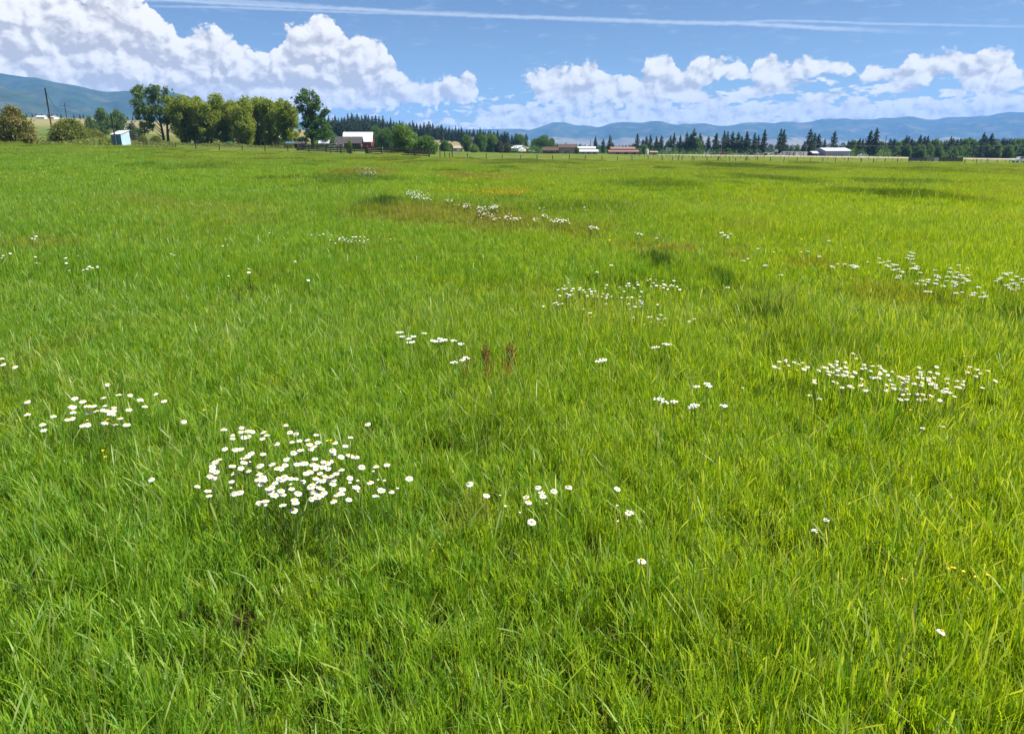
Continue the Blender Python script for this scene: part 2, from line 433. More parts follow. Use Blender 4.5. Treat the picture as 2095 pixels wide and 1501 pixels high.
# one sheet in the field of view (fine) reaching to the far plain, and round behind the camera
pxs = np.linspace(-900, 2900, 330)
us = (pxs - 1047.5) / K1
ys = np.concatenate([np.linspace(3, 300, 240, endpoint=False), np.geomspace(300, 18000, 120)])
U, YY = np.meshgrid(us, ys)
X = U * YY
Z = gz(X, YY)
V = np.stack([X, YY, Z], -1).reshape(-1, 3)
nx = len(us); ny = len(ys)
idx = np.arange(nx * ny).reshape(ny, nx)
Q = np.stack([idx[:-1, :-1], idx[:-1, 1:], idx[1:, 1:], idx[1:, :-1]], -1).reshape(-1, 4)
PXV = np.broadcast_to(pxs, X.shape)
yf = np.interp(PXV, [-900, 250, 495, 900, 1065, 1750, 2095, 2900], [130, 130, 145, 158, 170, 190, 200, 215])
past = np.clip((YY - yf - 4) / 8, 0, 1)
dry = np.clip((YY - 420) / 80, 0, 1) * np.clip((1060 - PXV) / 60, 0, 1)
dry = np.maximum(dry, np.clip((YY - 330) / 20, 0, 1) * np.clip((PXV - 1560) / 200, 0, 1) * 0.9)
dry = np.maximum(dry, np.clip((YY - 235) / 30, 0, 1) * np.clip((PXV - 250) / 60, 0, 1) * np.clip((560 - PXV) / 60, 0, 1) * 0.6)
apron_i = len(V)
# apron behind and beside the near edge
ap = []
edge = idx[0]
back = np.stack([X[0] * 1.0, np.full(nx, -60.0), np.full(nx, -0.05)], -1); back[:, 0] = np.linspace(-90, 90, nx)
V2 = np.concatenate([V, back])
bi = np.arange(nx) + len(V)
Q2 = np.stack([bi[:-1], bi[1:], edge[1:], edge[:-1]], -1)
ground = link('ground', mesh_np('ground', V2, np.concatenate([Q, Q2]), [GROUND_MAT],
              {'pasture': np.concatenate([past.ravel(), np.zeros(nx)]), 'dry': np.concatenate([dry.ravel(), np.zeros(nx)])}, smooth=True))
setting(ground)

# ------------------------------------------------------------------ mountains
def fbm2(x, y, seed, octs=6, rough=0.5, ridged=False):
    r = np.random.default_rng(seed); s = np.zeros_like(x); a = 1.0; tot = 0
    for o in range(octs):
        k = 2.0 ** o
        v = np.zeros_like(x)
        for _ in range(3):
            th = r.uniform(0, math.pi); ph = r.uniform(0, 6.28); ph2 = r.uniform(0, 6.28)
            cx, sx = math.cos(th), math.sin(th)
            v += np.sin((x * cx + y * sx) * k * r.uniform(.8, 1.25) + ph + 1.3 * np.sin((y * cx - x * sx) * k * .7 + ph2)) / 3
        if ridged: v = 1 - 2 * np.abs(v) * 1.4
        s += v * a; tot += a; a *= rough
    return s / tot

def mountain_material(name, forest, grassy, line, seed):
    m, t, b = new_mat(name, 0.95, 0.05)
    p = wpos(t); x, y, z = sep(t, p)
    n = noise(t, p, 0.0022, 7.0, 0.62); n2 = noise(t, p, 0.010, 5.0, 0.6)
    f = (z * (1.0 / line) + (n - 0.5) * 2.4 + (n2 - 0.5) * 0.5).smooth(0.72, 1.05)
    g = mixc(t, n2.smooth(0.35, 0.65), grassy, tuple(c * 0.72 for c in grassy))
    n5 = noise(t, comb(t, x, y, z * 2.5), 0.0045, 6.0, 0.7)
    fo = mixc(t, n5.smooth(0.50, 0.66), mixc(t, n2.smooth(0.4, 0.6), forest, tuple(c * 1.6 for c in forest)), tuple(c * .55 for c in grassy))
    c = mixc(t, f, g, fo)
    t.links.new(c.s, b.inputs['Base Color'])
    return m

def mountain(name, ridge, Yf, Yr, p0, p1, mat, seed, spur=0.25, n=520, m=44, foot=306.0):
    px = np.linspace(p0, p1, n)
    ry = np.interp(px, [a for a, b in ridge], [b for a, b in ridge])
    k = np.ones(3) / 3; ry = np.convolve(np.pad(ry, 1, mode='edge'), k, 'valid')
    ts = np.linspace(0, 1.35, m)
    PXm, TT = np.meshgrid(px, ts)
    Yb = Yf + (Yr - Yf) * TT
    Xb = (PXm - 1047.5) / K1 * Yb
    nz = fbm2(Xb / 900.0, Yb / 1400.0, seed, 6, 0.55, True)
    nz2 = fbm2(Xb / 220.0, Yb / 300.0, seed + 5, 4, 0.5)
    foot_z = H - Yb * (foot - HORIZON) / K2 - 20
    RZ = H + Yr * (HORIZON - ry)[None, :] / K2
    t1 = np.clip(TT, 0, 1)
    prof_ = np.where(TT <= 1, t1 ** 1.15, np.clip(1 - (TT - 1) * 1.6, 0, 1))
    wob = np.sin(np.clip(TT, 0, 1) * math.pi)
    hh = foot_z + (RZ - foot_z) * np.clip(prof_ + wob * (nz * spur + nz2 * spur * 0.22), 0, 1.0)
    # never rise above the sight line to the ridge in front of it
    lim = H + Yb * (HORIZON - ry)[None, :] / K2 - 2
    hh = np.where(TT < 1, np.minimum(hh, lim), hh)
    Vm = np.stack([Xb, Yb, hh], -1).reshape(-1, 3)
    ii = np.arange(n * m).reshape(m, n)
    Qm = np.stack([ii[:-1, :-1], ii[:-1, 1:], ii[1:, 1:], ii[1:, :-1]], -1).reshape(-1, 4)
    return setting(link(name, mesh_np(name, Vm, Qm, [mat], smooth=True)))

R_RIDGE = [(700, 268), (1020, 264), (1064, 263.5), (1081, 266.6), (1096, 263), (1115, 256.6), (1127, 251), (1140, 250.3), (1156, 250.5), (1176, 257), (1203, 257), (1219, 261), (1231, 259), (1246, 253), (1264, 250), (1280, 249.8),
           (1307, 252), (1318, 250.5), (1330, 248), (1349, 248), (1361, 252), (1382, 256), (1399, 253), (1410, 254), (1434, 252), (1447, 253.6), (1462, 257.4), (1489, 257.4), (1511, 253), (1521, 251), (1560, 250.5), (1578, 253),
           (1593, 249.4), (1616, 249), (1632, 252), (1655, 249), (1672, 244), (1694, 242.5), (1704, 244), (1720, 242), (1740, 245.4), (1760, 244), (1778, 245), (1794, 241.4), (1818, 241.6), (1834, 240), (1850, 237.8), (1868, 241),
           (1890, 245), (1906, 245), (1929, 240), (1973, 240), (1993, 237.6), (2011, 238), (2029, 233), (2052, 229.6), (2069, 230.7), (2095, 230), (2300, 225), (2700, 232), (3000, 240)]
L_RIDGE = [(-700, 120), (-200, 138), (0, 146), (34, 154), (82, 161), (96, 161), (137, 171), (163, 175), (189, 180), (206, 185), (237, 190), (283, 188), (330, 187), (360, 188), (396, 198), (450, 214), (560, 244), (700, 268), (900, 290)]
L2_RIDGE = [(-700, 130), (-100, 150), (0, 168), (34, 180), (69, 193.6), (103, 207), (137, 221), (172, 231), (220, 243), (300, 262), (420, 290)]
MM1 = mountain_material('far_mountain_slopes', (0.020, 0.036, 0.020), (0.22, 0.18, 0.11), 105.0, 1)
MM2 = mountain_material('near_mountain_slopes', (0.020, 0.036, 0.018), (0.14, 0.14, 0.08), 40.0, 2)
mountain('mountains', R_RIDGE, 6200, 9200, 700, 3000, MM1, 3, 0.48)
mountain('mountains', L_RIDGE, 3300, 5000, -700, 900, MM2, 11, 0.42, n=420)
mountain('mountains', L2_RIDGE, 2700, 3500, -700, 420, MM2, 21, 0.35, n=300)

# ------------------------------------------------------------------ air
def haze_box():
    x0, x1, y0, y1, z0, z1 = -9000, 11000, -80, 11600, -160.0, 560.0
    v = [(x, y, z) for z in (z0, z1) for y in (y0, y1) for x in (x0, x1)]
    f = [(0, 2, 3, 1), (4, 5, 7, 6), (0, 1, 5, 4), (2, 6, 7, 3), (0, 4, 6, 2), (1, 3, 7, 5)]
    m = bpy.data.materials.new('air'); m.use_nodes = True; t = m.node_tree
    t.nodes.clear(); o = t.nodes.new('ShaderNodeOutputMaterial'); pv = t.nodes.new('ShaderNodeVolumePrincipled')
    pv.inputs['Color'].default_value = (0.19, 0.45, 1.0, 1); pv.inputs['Density'].default_value = 8.6e-5
    pv.inputs['Anisotropy'].default_value = 0.0
    t.links.new(pv.outputs[0], o.inputs['Volume'])
    me = bpy.data.meshes.new('haze'); me.from_pydata(v, [], f); me.materials.append(m)
    return stuff(link('haze', me))
haze = haze_box()
# ------------------------------------------------------------------ grass
def grass_material():
    m = bpy.data.materials.new('grass_blades'); m.use_nodes = True; t = m.node_tree; t.nodes.clear()
    o = t.nodes.new('ShaderNodeOutputMaterial')
    g = meadow_colour(t)
    tint = attr(t, 'tint'); h = attr(t, 'along')
    # blade to blade: bluish green, fresh green, yellow green, some straw
    g = mixc(t, tint.smooth(0.0, 1.0), mixc(t, 0.9, g, (0.52, 0.80, 0.90), 'MULTIPLY'), mixc(t, 0.9, g, (1.55, 1.32, 0.80), 'MULTIPLY'))
    g = mixc(t, tint.smooth(0.965, 0.985) * 0.6, g, (0.30, 0.29, 0.11))
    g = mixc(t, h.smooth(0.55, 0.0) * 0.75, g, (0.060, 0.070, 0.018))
    pale = attr(t, 'pale')
    g = mixc(t, pale, g, (0.42, 0.40, 0.22))
    p = t.nodes.new('ShaderNodeBsdfPrincipled'); t.links.new(g.s, p.inputs['Base Color'])
    p.inputs['Roughness'].default_value = 0.46; p.inputs['Specular IOR Level'].default_value = 0.35
    tr = t.nodes.new('ShaderNodeBsdfTranslucent')
    gt = mixc(t, 1.0, g, (1.5, 1.35, 0.45), 'MULTIPLY')
    t.links.new(gt.s, tr.inputs['Color'])
    mx = t.nodes.new('ShaderNodeMixShader'); mx.inputs[0].default_value = 0.48
    t.links.new(p.outputs[0], mx.inputs[1]); t.links.new(tr.outputs[0], mx.inputs[2])
    t.links.new(mx.outputs[0], o.inputs['Surface'])
    return m
GRASS_MAT = grass_material()

def blades(n, L, lmin, lmax, hcan, w, seg, clump=0.5, seed=0, stalk=0.0, hmax=0.42, long=0.012, el0=76.0):
    """n leaves as short curling ribbons leaving the stems at all heights of the sward, on a patch of side L"""
    r = np.random.default_rng(seed)
    nc = max(4, int(n / 40)); cc = r.uniform(-L / 2, L / 2, (nc, 2)); ch = r.uniform(0.55, 1.15, nc); cdir = r.uniform(0, 2 * np.pi, nc); ct = r.random(nc)
    ci = r.integers(0, nc, n)
    isin = r.random(n) < clump
    pos = np.where(isin[:, None], cc[ci] + r.normal(0, 0.023 * max(1, L / 1.2), (n, 2)), r.uniform(-L / 2, L / 2, (n, 2)))
    ln = r.uniform(lmin, lmax, n)
    top = hcan * np.where(isin, ch[ci], r.uniform(0.5, 0.95, n)) * r.uniform(0.8, 1.0, n)
    z0 = np.maximum(top - ln * 0.8, 0) * r.random(n) ** 0.45
    long_ = r.random(n) < long
    ln = np.where(long_, ln * r.uniform(1.6, 2.4, n), ln)
    ang = np.where(isin, cdir[ci] + r.normal(0, 1.1, n), r.uniform(0, 2 * np.pi, n))
    phi = np.radians(np.clip(r.normal(el0, 13, n), 20, 90)); curl = np.radians(r.uniform(0, 50, n) * r.random(n) ** 0.7 + np.where(long_, 45, 0))
    ww = w * r.uniform(0.55, 1.3, n)
    face = ang + np.pi / 2 + r.normal(0, 0.45, n)
    s = np.linspace(0, 1, seg + 1)
    hx, hy, hz = pos[:, 0].copy(), pos[:, 1].copy(), z0.copy()
    rows = [(hx, hy, hz)]
    for k in range(seg):
        e = phi - curl * (s[k] + s[k + 1]) / 2
        st = ln / seg
        hx = hx + np.cos(e) * np.cos(ang) * st; hy = hy + np.cos(e) * np.sin(ang) * st; hz = hz + np.sin(e) * st
        rows.append((hx, hy, hz))
    V = []; A = []; Fq = []; Ft = []
    for k in range(seg):
        wk = ww * (0.75 if k == 0 else (1 - (s[k] ** 2) * 0.6))
        hx, hy, hz = rows[k]
        V.append(np.stack([hx - np.cos(face) * wk / 2, hy - np.sin(face) * wk / 2, hz], -1))
        V.append(np.stack([hx + np.cos(face) * wk / 2, hy + np.sin(face) * wk / 2, hz], -1))
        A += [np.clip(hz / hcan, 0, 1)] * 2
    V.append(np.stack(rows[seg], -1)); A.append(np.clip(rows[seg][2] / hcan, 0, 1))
    V = np.concatenate(V); A = np.concatenate(A)
    i = np.arange(n)
    for k in range(seg - 1):
        a, b, c, d = (2 * k) * n + i, (2 * k + 1) * n + i, (2 * k + 3) * n + i, (2 * k + 2) * n + i
        Fq.append(np.stack([a, b, c, d], -1))
    k = seg - 1
    Ft.append(np.stack([(2 * k) * n + i, (2 * k + 1) * n + i, (2 * seg) * n + i], -1))
    tn = np.where(isin, 0.45 * ct[ci] + 0.55 * r.random(n), r.random(n))
    tint = np.tile(tn, 2 * seg + 1)
    pale = np.zeros(len(V))
    faces = ([np.concatenate(Fq)] if Fq else []) + [np.concatenate(Ft)]
    # seed stalks: thin stem with a narrow head
    if stalk > 0:
        m = int(n * stalk)
        sp = r.uniform(-L / 2, L / 2, (m, 2)); sh = r.uniform(hmax * 0.95, hmax * 1.4, m); a2 = r.uniform(0, 2 * np.pi, m); l2 = np.abs(r.normal(0, 0.25, m)) * sh
        f2 = r.uniform(0, np.pi, m)
        o0 = len(V)
        lv = [(0, .0007), (0.55, .0007), (0.80, .0007), (0.86, .0026), (0.95, .0028), (1.0, .0008)]
        VV = []; AA = []; PP = []
        for sk, wk in lv:
            wk = wk * max(1.0, w / 0.005)
            bx = sp[:, 0] + np.cos(a2) * l2 * sk ** 2; by = sp[:, 1] + np.sin(a2) * l2 * sk ** 2; bz = sh * sk
            for sgn in (-1, 1):
                VV.append(np.stack([bx + sgn * np.cos(f2) * wk, by + sgn * np.sin(f2) * wk, bz], -1)); AA.append(np.full(m, 0.9)); PP.append(np.full(m, 0.45 if sk > 0.84 else 0.12))
        VV = np.concatenate(VV)
        j = np.arange(m)
        fq = []
        for k in range(len(lv) - 1):
            fq.append(np.stack([o0 + 2 * k * m + j, o0 + (2 * k + 1) * m + j, o0 + (2 * k + 3) * m + j, o0 + (2 * k + 2) * m + j], -1))
        V = np.concatenate([V, VV]); A = np.concatenate([A] + AA); tint = np.concatenate([tint, np.tile(r.random(m), len(lv) * 2)])
        pp = np.concatenate(PP) * np.tile(r.uniform(0.4, 1.0, m), len(lv) * 2); pale = np.concatenate([pale, pp])
        if len(faces) == 1: faces = [np.concatenate(fq)] + faces
        else: faces[0] = np.concatenate([faces[0]] + fq)
    return V, faces, {'tint': tint, 'along': A, 'pale': pale}

def patch_collection(name, specs):
    c = bpy.data.collections.new(name)
    for k, sp in enumerate(specs):
        V, Fc, A = blades(seed=100 + k, **sp)
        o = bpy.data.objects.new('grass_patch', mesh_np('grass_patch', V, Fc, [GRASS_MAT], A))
        c.objects.link(o)
    return c

def scatter(name, pts, rot, scl, idx, coll, parent_kind='stuff'):
    """points -> instances through a small node tree"""
    me = bpy.data.meshes.new(name)
    me.vertices.add(len(pts)); me.vertices.foreach_set('co', np.asarray(pts, dtype=np.float32).ravel())
    a = me.attributes.new('rot', 'FLOAT_VECTOR', 'POINT'); a.data.foreach_set('vector', np.asarray(rot, dtype=np.float32).ravel())
    a = me.attributes.new('scl', 'FLOAT_VECTOR', 'POINT'); a.data.foreach_set('vector', np.asarray(scl, dtype=np.float32).ravel())
    a = me.attributes.new('pick', 'INT', 'POINT'); a.data.foreach_set('value', np.asarray(idx, dtype=np.int32))
    o = link(name, me)
    g = bpy.data.node_groups.new(name + '_nodes', 'GeometryNodeTree')
    g.interface.new_socket('Geometry', in_out='INPUT', socket_type='NodeSocketGeometry')
    g.interface.new_socket('Geometry', in_out='OUTPUT', socket_type='NodeSocketGeometry')
    gi = g.nodes.new('NodeGroupInput'); go = g.nodes.new('NodeGroupOutput')
    ci = g.nodes.new('GeometryNodeCollectionInfo'); ci.inputs['Collection'].default_value = coll; ci.inputs['Separate Children'].default_value = True
    ip = g.nodes.new('GeometryNodeInstanceOnPoints'); ip.inputs['Pick Instance'].default_value = True
    def na(n, ty):
        x = g.nodes.new('GeometryNodeInputNamedAttribute'); x.data_type = ty; x.inputs['Name'].default_value = n; return x.outputs['Attribute']
    g.links.new(gi.outputs[0], ip.inputs['Points']); g.links.new(ci.outputs[0], ip.inputs['Instance'])
    g.links.new(na('pick', 'INT'), ip.inputs['Instance Index'])
    er = g.nodes.new('FunctionNodeEulerToRotation'); g.links.new(na('rot', 'FLOAT_VECTOR'), er.inputs[0])
    g.links.new(er.outputs[0], ip.inputs['Rotation']); g.links.new(na('scl', 'FLOAT_VECTOR'), ip.inputs['Scale'])
    g.links.new(ip.outputs[0], go.inputs[0])
    md = o.modifiers.new('scatter', 'NODES'); md.node_group = g
    return o

def tile_points(y0, y1, step, seed, extra=2.5):
    r = np.random.default_rng(seed)
    out = []
    y = y0
    while y < y1:
        half = 0.76 * y + extra
        xs = np.arange(-half, half, step) + r.uniform(0, step)
        ysj = y + r.uniform(-step * .35, step * .35, len(xs))
        out.append(np.stack([xs + r.uniform(-step * .3, step * .3, len(xs)), ysj], -1))
        y += step
    p = np.concatenate(out)
    return p

def height_field(x, y):
    """local height of the sward"""
    n = 0.5 + 0.5 * fbm2(x * 1.1, y * 1.1, 77, 4, 0.6)
    n2 = 0.5 + 0.5 * fbm2(x * 0.28, y * 0.28, 78, 3, 0.6)
    n = n + 0.25 * np.sin(x * 5.1 + 2 * np.sin(y * 3.3)) * np.sin(y * 4.3 + 2 * np.sin(x * 2.7))
    h = 0.62 + 0.75 * np.clip(n, 0, 1.5) * n2 * 1.5
    for cx, cy, rx, ry, a in DARK:
        h = h + 0.35 * a * np.exp(-(((x - cx) / rx) ** 2 + ((y - cy) / ry) ** 2))
    for cx, cy, rx, ry, a in HOLES:
        h = h - 0.55 * a * np.exp(-(((x - cx) / rx) ** 2 + ((y - cy) / ry) ** 2))
    for cx, cy, rx, ry, a in BROWN:
        h = h - 0.25 * a * np.exp(-(((x - cx) / rx) ** 2 + ((y - cy) / ry) ** 2))
    return np.maximum(h, 0.3)

def sow(name, y0, y1, step, specs, seed, zamp=1.0, tall=1.0):
    p = tile_points(y0, y1, step, seed)
    r = np.random.default_rng(seed + 1)
    # a soft handover between the belts
    pxq = 1047.5 + K1 * p[:, 0] / np.maximum(p[:, 1], 3)
    lim = np.interp(pxq, [-900, 0, 250, 495, 900, 1065, 1750, 2095, 2900], [118, 118, 122, 140, 153, 165, 186, 196, 210])
    if y1 > 100: p = p[p[:, 1] < lim]
    z = gz(p[:, 0], p[:, 1])
    n = len(p)
    pts = np.stack([p[:, 0], p[:, 1], z - 0.01], -1)
    hf = height_field(p[:, 0], p[:, 1]) * tall
    rot = np.zeros((n, 3)); rot[:, 2] = r.uniform(0, 2 * np.pi, n)
    rot[:, 0] = r.normal(0, 0.03, n); rot[:, 1] = r.normal(0, 0.03, n)
    s = r.uniform(0.95, 1.1, n)
    scl = np.stack([s, s, hf * r.uniform(0.9, 1.1, n)], -1)
    c = patch_collection(name + '_patches', specs)
    return pts, rot, scl, r.integers(0, len(specs), n), c

belts = []
near_specs = [dict(n=2050, L=0.62, lmin=0.06, lmax=0.17, hcan=0.36, w=0.0056, seg=3, clump=0.75, el0=84.0, stalk=0.010 if k % 2 else 0.026, long=0.020) for k in range(7)]
belts.append(sow('near', 0.7, 8.5, 0.40, near_specs, 1))
mid_specs = [dict(n=5200, L=1.35, lmin=0.06, lmax=0.17, hcan=0.36, w=0.0070, seg=2, clump=0.75, el0=84.0, stalk=0.006) for k in range(5)]
belts.append(sow('mid', 8.2, 28, 0.88, mid_specs, 2))
far_specs = [dict(n=15000, L=3.6, lmin=0.08, lmax=0.20, hcan=0.35, w=0.013, seg=2, clump=0.7, el0=84.0, stalk=0.003) for k in range(4)]
belts.append(sow('far', 27, 80, 2.7, far_specs, 3))
vfar_specs = [dict(n=20000, L=10, lmin=0.10, lmax=0.24, hcan=0.32, w=0.032, seg=1, clump=0.5, stalk=0.0) for k in range(3)]
belts.append(sow('distant', 78, 212, 7.5, vfar_specs, 4))
pts, rot, scl, idx, c = belts[-1]
r_ = np.random.default_rng(9); pp = tile_points(130, 345, 8.5, 6, 40)
pq = 1047.5 + K1 * pp[:, 0] / pp[:, 1]
pp = pp[(pp[:, 1] > np.interp(pq, [-900, 0, 250, 495, 900, 1065, 1750, 2095, 2900], [119, 119, 123, 141, 154, 166, 187, 197, 211])) & (pq > -250) & (pq < 2350)]
n_ = len(pp)
belts.append((np.stack([pp[:, 0], pp[:, 1], gz(pp[:, 0], pp[:, 1]) - .03], -1), np.stack([np.zeros(n_), np.zeros(n_), r_.uniform(0, 6.28, n_)], -1), np.stack([np.full(n_, 1.0), np.full(n_, 1.0), height_field(pp[:, 0], pp[:, 1]) * .30], -1), r_.integers(0, 3, n_), c))
names = ['near_grass', 'middle_grass', 'far_grass', 'distant_grass', 'pasture_grass']
for nm, (pts, rot, scl, idx, c) in zip(names, belts):
    g = scatter(nm, pts, rot, scl, idx, c)
    stuff(g); g['category'] = 'grass'; g['label'] = {'near_grass': 'lush green meadow grass closest to the viewer', 'middle_grass': 'meadow grass around the flower patches', 'far_grass': 'meadow grass of the far half of the field', 'distant_grass': 'meadow grass just before the wire fence', 'pasture_grass': 'short pasture grass beyond the wire fence'}[nm]
# ------------------------------------------------------------------ leaves, trunks
def leaf_material(name, c1, c2, transl=0.42, yellow=None):
    m = bpy.data.materials.new(name); m.use_nodes = True; t = m.node_tree; t.nodes.clear()
    o = t.nodes.new('ShaderNodeOutputMaterial')
    tint = attr(t, 'tint')
    p = opos(t); n = noise(t, p, 0.45, 3.0, 0.6)
    f = (tint * 0.55 + n.smooth(0.3, 0.7) * 0.45 + (orand(t) - 0.5) * 0.25).clamp()
    g = mixc(t, f, c1, c2)
    if yellow: g = mixc(t, noise(t, p, 0.30, 3.0, 0.6).smooth(0.50, 0.68) * 0.8, g, yellow)
    b = t.nodes.new('ShaderNodeBsdfPrincipled'); t.links.new(g.s, b.inputs['Base Color']); b.inputs['Roughness'].default_value = 0.55; b.inputs['Specular IOR Level'].default_value = 0.25
    tr = t.nodes.new('ShaderNodeBsdfTranslucent'); t.links.new(mixc(t, 1.0, g, (1.35, 1.3, 0.6), 'MULTIPLY').s, tr.inputs['Color'])
    mx = t.nodes.new('ShaderNodeMixShader'); mx.inputs[0].default_value = transl
    t.links.new(b.outputs[0], mx.inputs[1]); t.links.new(tr.outputs[0], mx.inputs[2]); t.links.new(mx.outputs[0], o.inputs['Surface'])
    return m
BARK = surf('bark', (0.16, 0.13, 0.10), (0.08, 0.065, 0.05), 3.0, 0.95, 0.1, 0.6, stretch=(4, 4, 1))
PINE_BARK = surf('pine_bark', (0.20, 0.11, 0.065), (0.09, 0.06, 0.04), 3.0, 0.95, 0.1, 0.5, stretch=(3, 3, 1))
M_COTTON = leaf_material('cottonwood_leaves', (0.052, 0.107, 0.031), (0.147, 0.224, 0.069))
M_WILLOW = leaf_material('willow_leaves', (0.105, 0.165, 0.026), (0.30, 0.36, 0.060), 0.48, (0.40, 0.40, 0.070))
M_GREEN = leaf_material('broadleaf_leaves', (0.045, 0.105, 0.025), (0.129, 0.225, 0.052))
M_LIME = leaf_material('fresh_leaves', (0.065, 0.138, 0.029), (0.186, 0.283, 0.059))
M_BUSH = leaf_material('bush_leaves', (0.084, 0.114, 0.030), (0.227, 0.252, 0.067))
M_RUST = leaf_material('rusty_bush_leaves', (0.097, 0.110, 0.036), (0.244, 0.244, 0.073), 0.3, (0.389, 0.244, 0.130))
M_SILVER = leaf_material('silvery_leaves', (0.078, 0.111, 0.072), (0.169, 0.208, 0.137))
M_NEEDLE = leaf_material('pine_needles', (0.022, 0.045, 0.022), (0.055, 0.090, 0.037), 0.15)
M_DARK = leaf_material('dark_foliage', (0.042, 0.060, 0.029), (0.102, 0.096, 0.060), 0.2)

def tube(pts, rad, sides=6):
    pts = np.asarray(pts, float); n = len(pts)
    V = []; Fc = []
    for i in range(n):
        d = pts[min(i + 1, n - 1)] - pts[max(i - 1, 0)]; d = d / (np.linalg.norm(d) + 1e-9)
        a = np.cross(d, [0, 1, 0] if abs(d[1]) < .9 else [1, 0, 0]); a /= np.linalg.norm(a); b = np.cross(d, a)
        for k in range(sides):
            th = 2 * np.pi * k / sides
            V.append(pts[i] + rad[i] * (np.cos(th) * a + np.sin(th) * b))
    for i in range(n - 1):
        for k in range(sides):
            k2 = (k + 1) % sides
            Fc.append((i * sides + k, i * sides + k2, (i + 1) * sides + k2, (i + 1) * sides + k))
    return np.array(V), np.array(Fc)
def join_parts(parts):
    V = []; Fq = []; o = 0
    for v, f in parts:
        V.append(v); Fq.append(np.asarray(f) + o); o += len(v)
    return np.concatenate(V), np.concatenate(Fq)

def leaf_cards(c, size, r, elong=1.0, up=0.0):
    """c (N,3) centres -> rhombic leaf sprays"""
    n = len(c)
    d = r.normal(size=(n, 3)); d[:, 2] += up; d /= np.linalg.norm(d, axis=1)[:, None]
    e = r.normal(size=(n, 3)); e -= (e * d).sum(1)[:, None] * d; e /= np.linalg.norm(e, axis=1)[:, None]
    s = size * r.uniform(0.6, 1.3, n)[:, None]
    V = np.stack([c - d * s * elong, c + e * s * .55, c + d * s * elong, c - e * s * .55], 1).reshape(-1, 3)
    i = np.arange(n)[:, None] * 4
    return V, np.concatenate([i, i + 1, i + 2, i + 3], 1), np.repeat(r.random(n), 4)

def crown(lobes, n_per_m2, size, r, elong=1.0, up=0.0, shell=0.55, droop=0.0):
    C = []
    for (x, y, z, a, b, c) in lobes:
        area = 4 * math.pi * ((a * b) ** 1.6 / 3 + (a * c) ** 1.6 / 3 + (b * c) ** 1.6 / 3) ** (1 / 1.6)
        n = int(area * n_per_m2)
        d = r.normal(size=(n, 3)); d /= np.linalg.norm(d, axis=1)[:, None]
        rr = shell + (1 - shell) * r.random(n) ** 0.7
        rr = rr * (1 + 0.16 * np.sin(d[:, 0] * 7 + x) * np.sin(d[:, 1] * 6 + y) * np.sin(d[:, 2] * 8 + z) * 2) * r.uniform(0.9, 1.14, n)
        p = d * rr[:, None] * np.array([a, b, c]) + np.array([x, y, z])
        C.append(p)
    C = np.concatenate(C)
    return leaf_cards(C, size, r, elong, up)

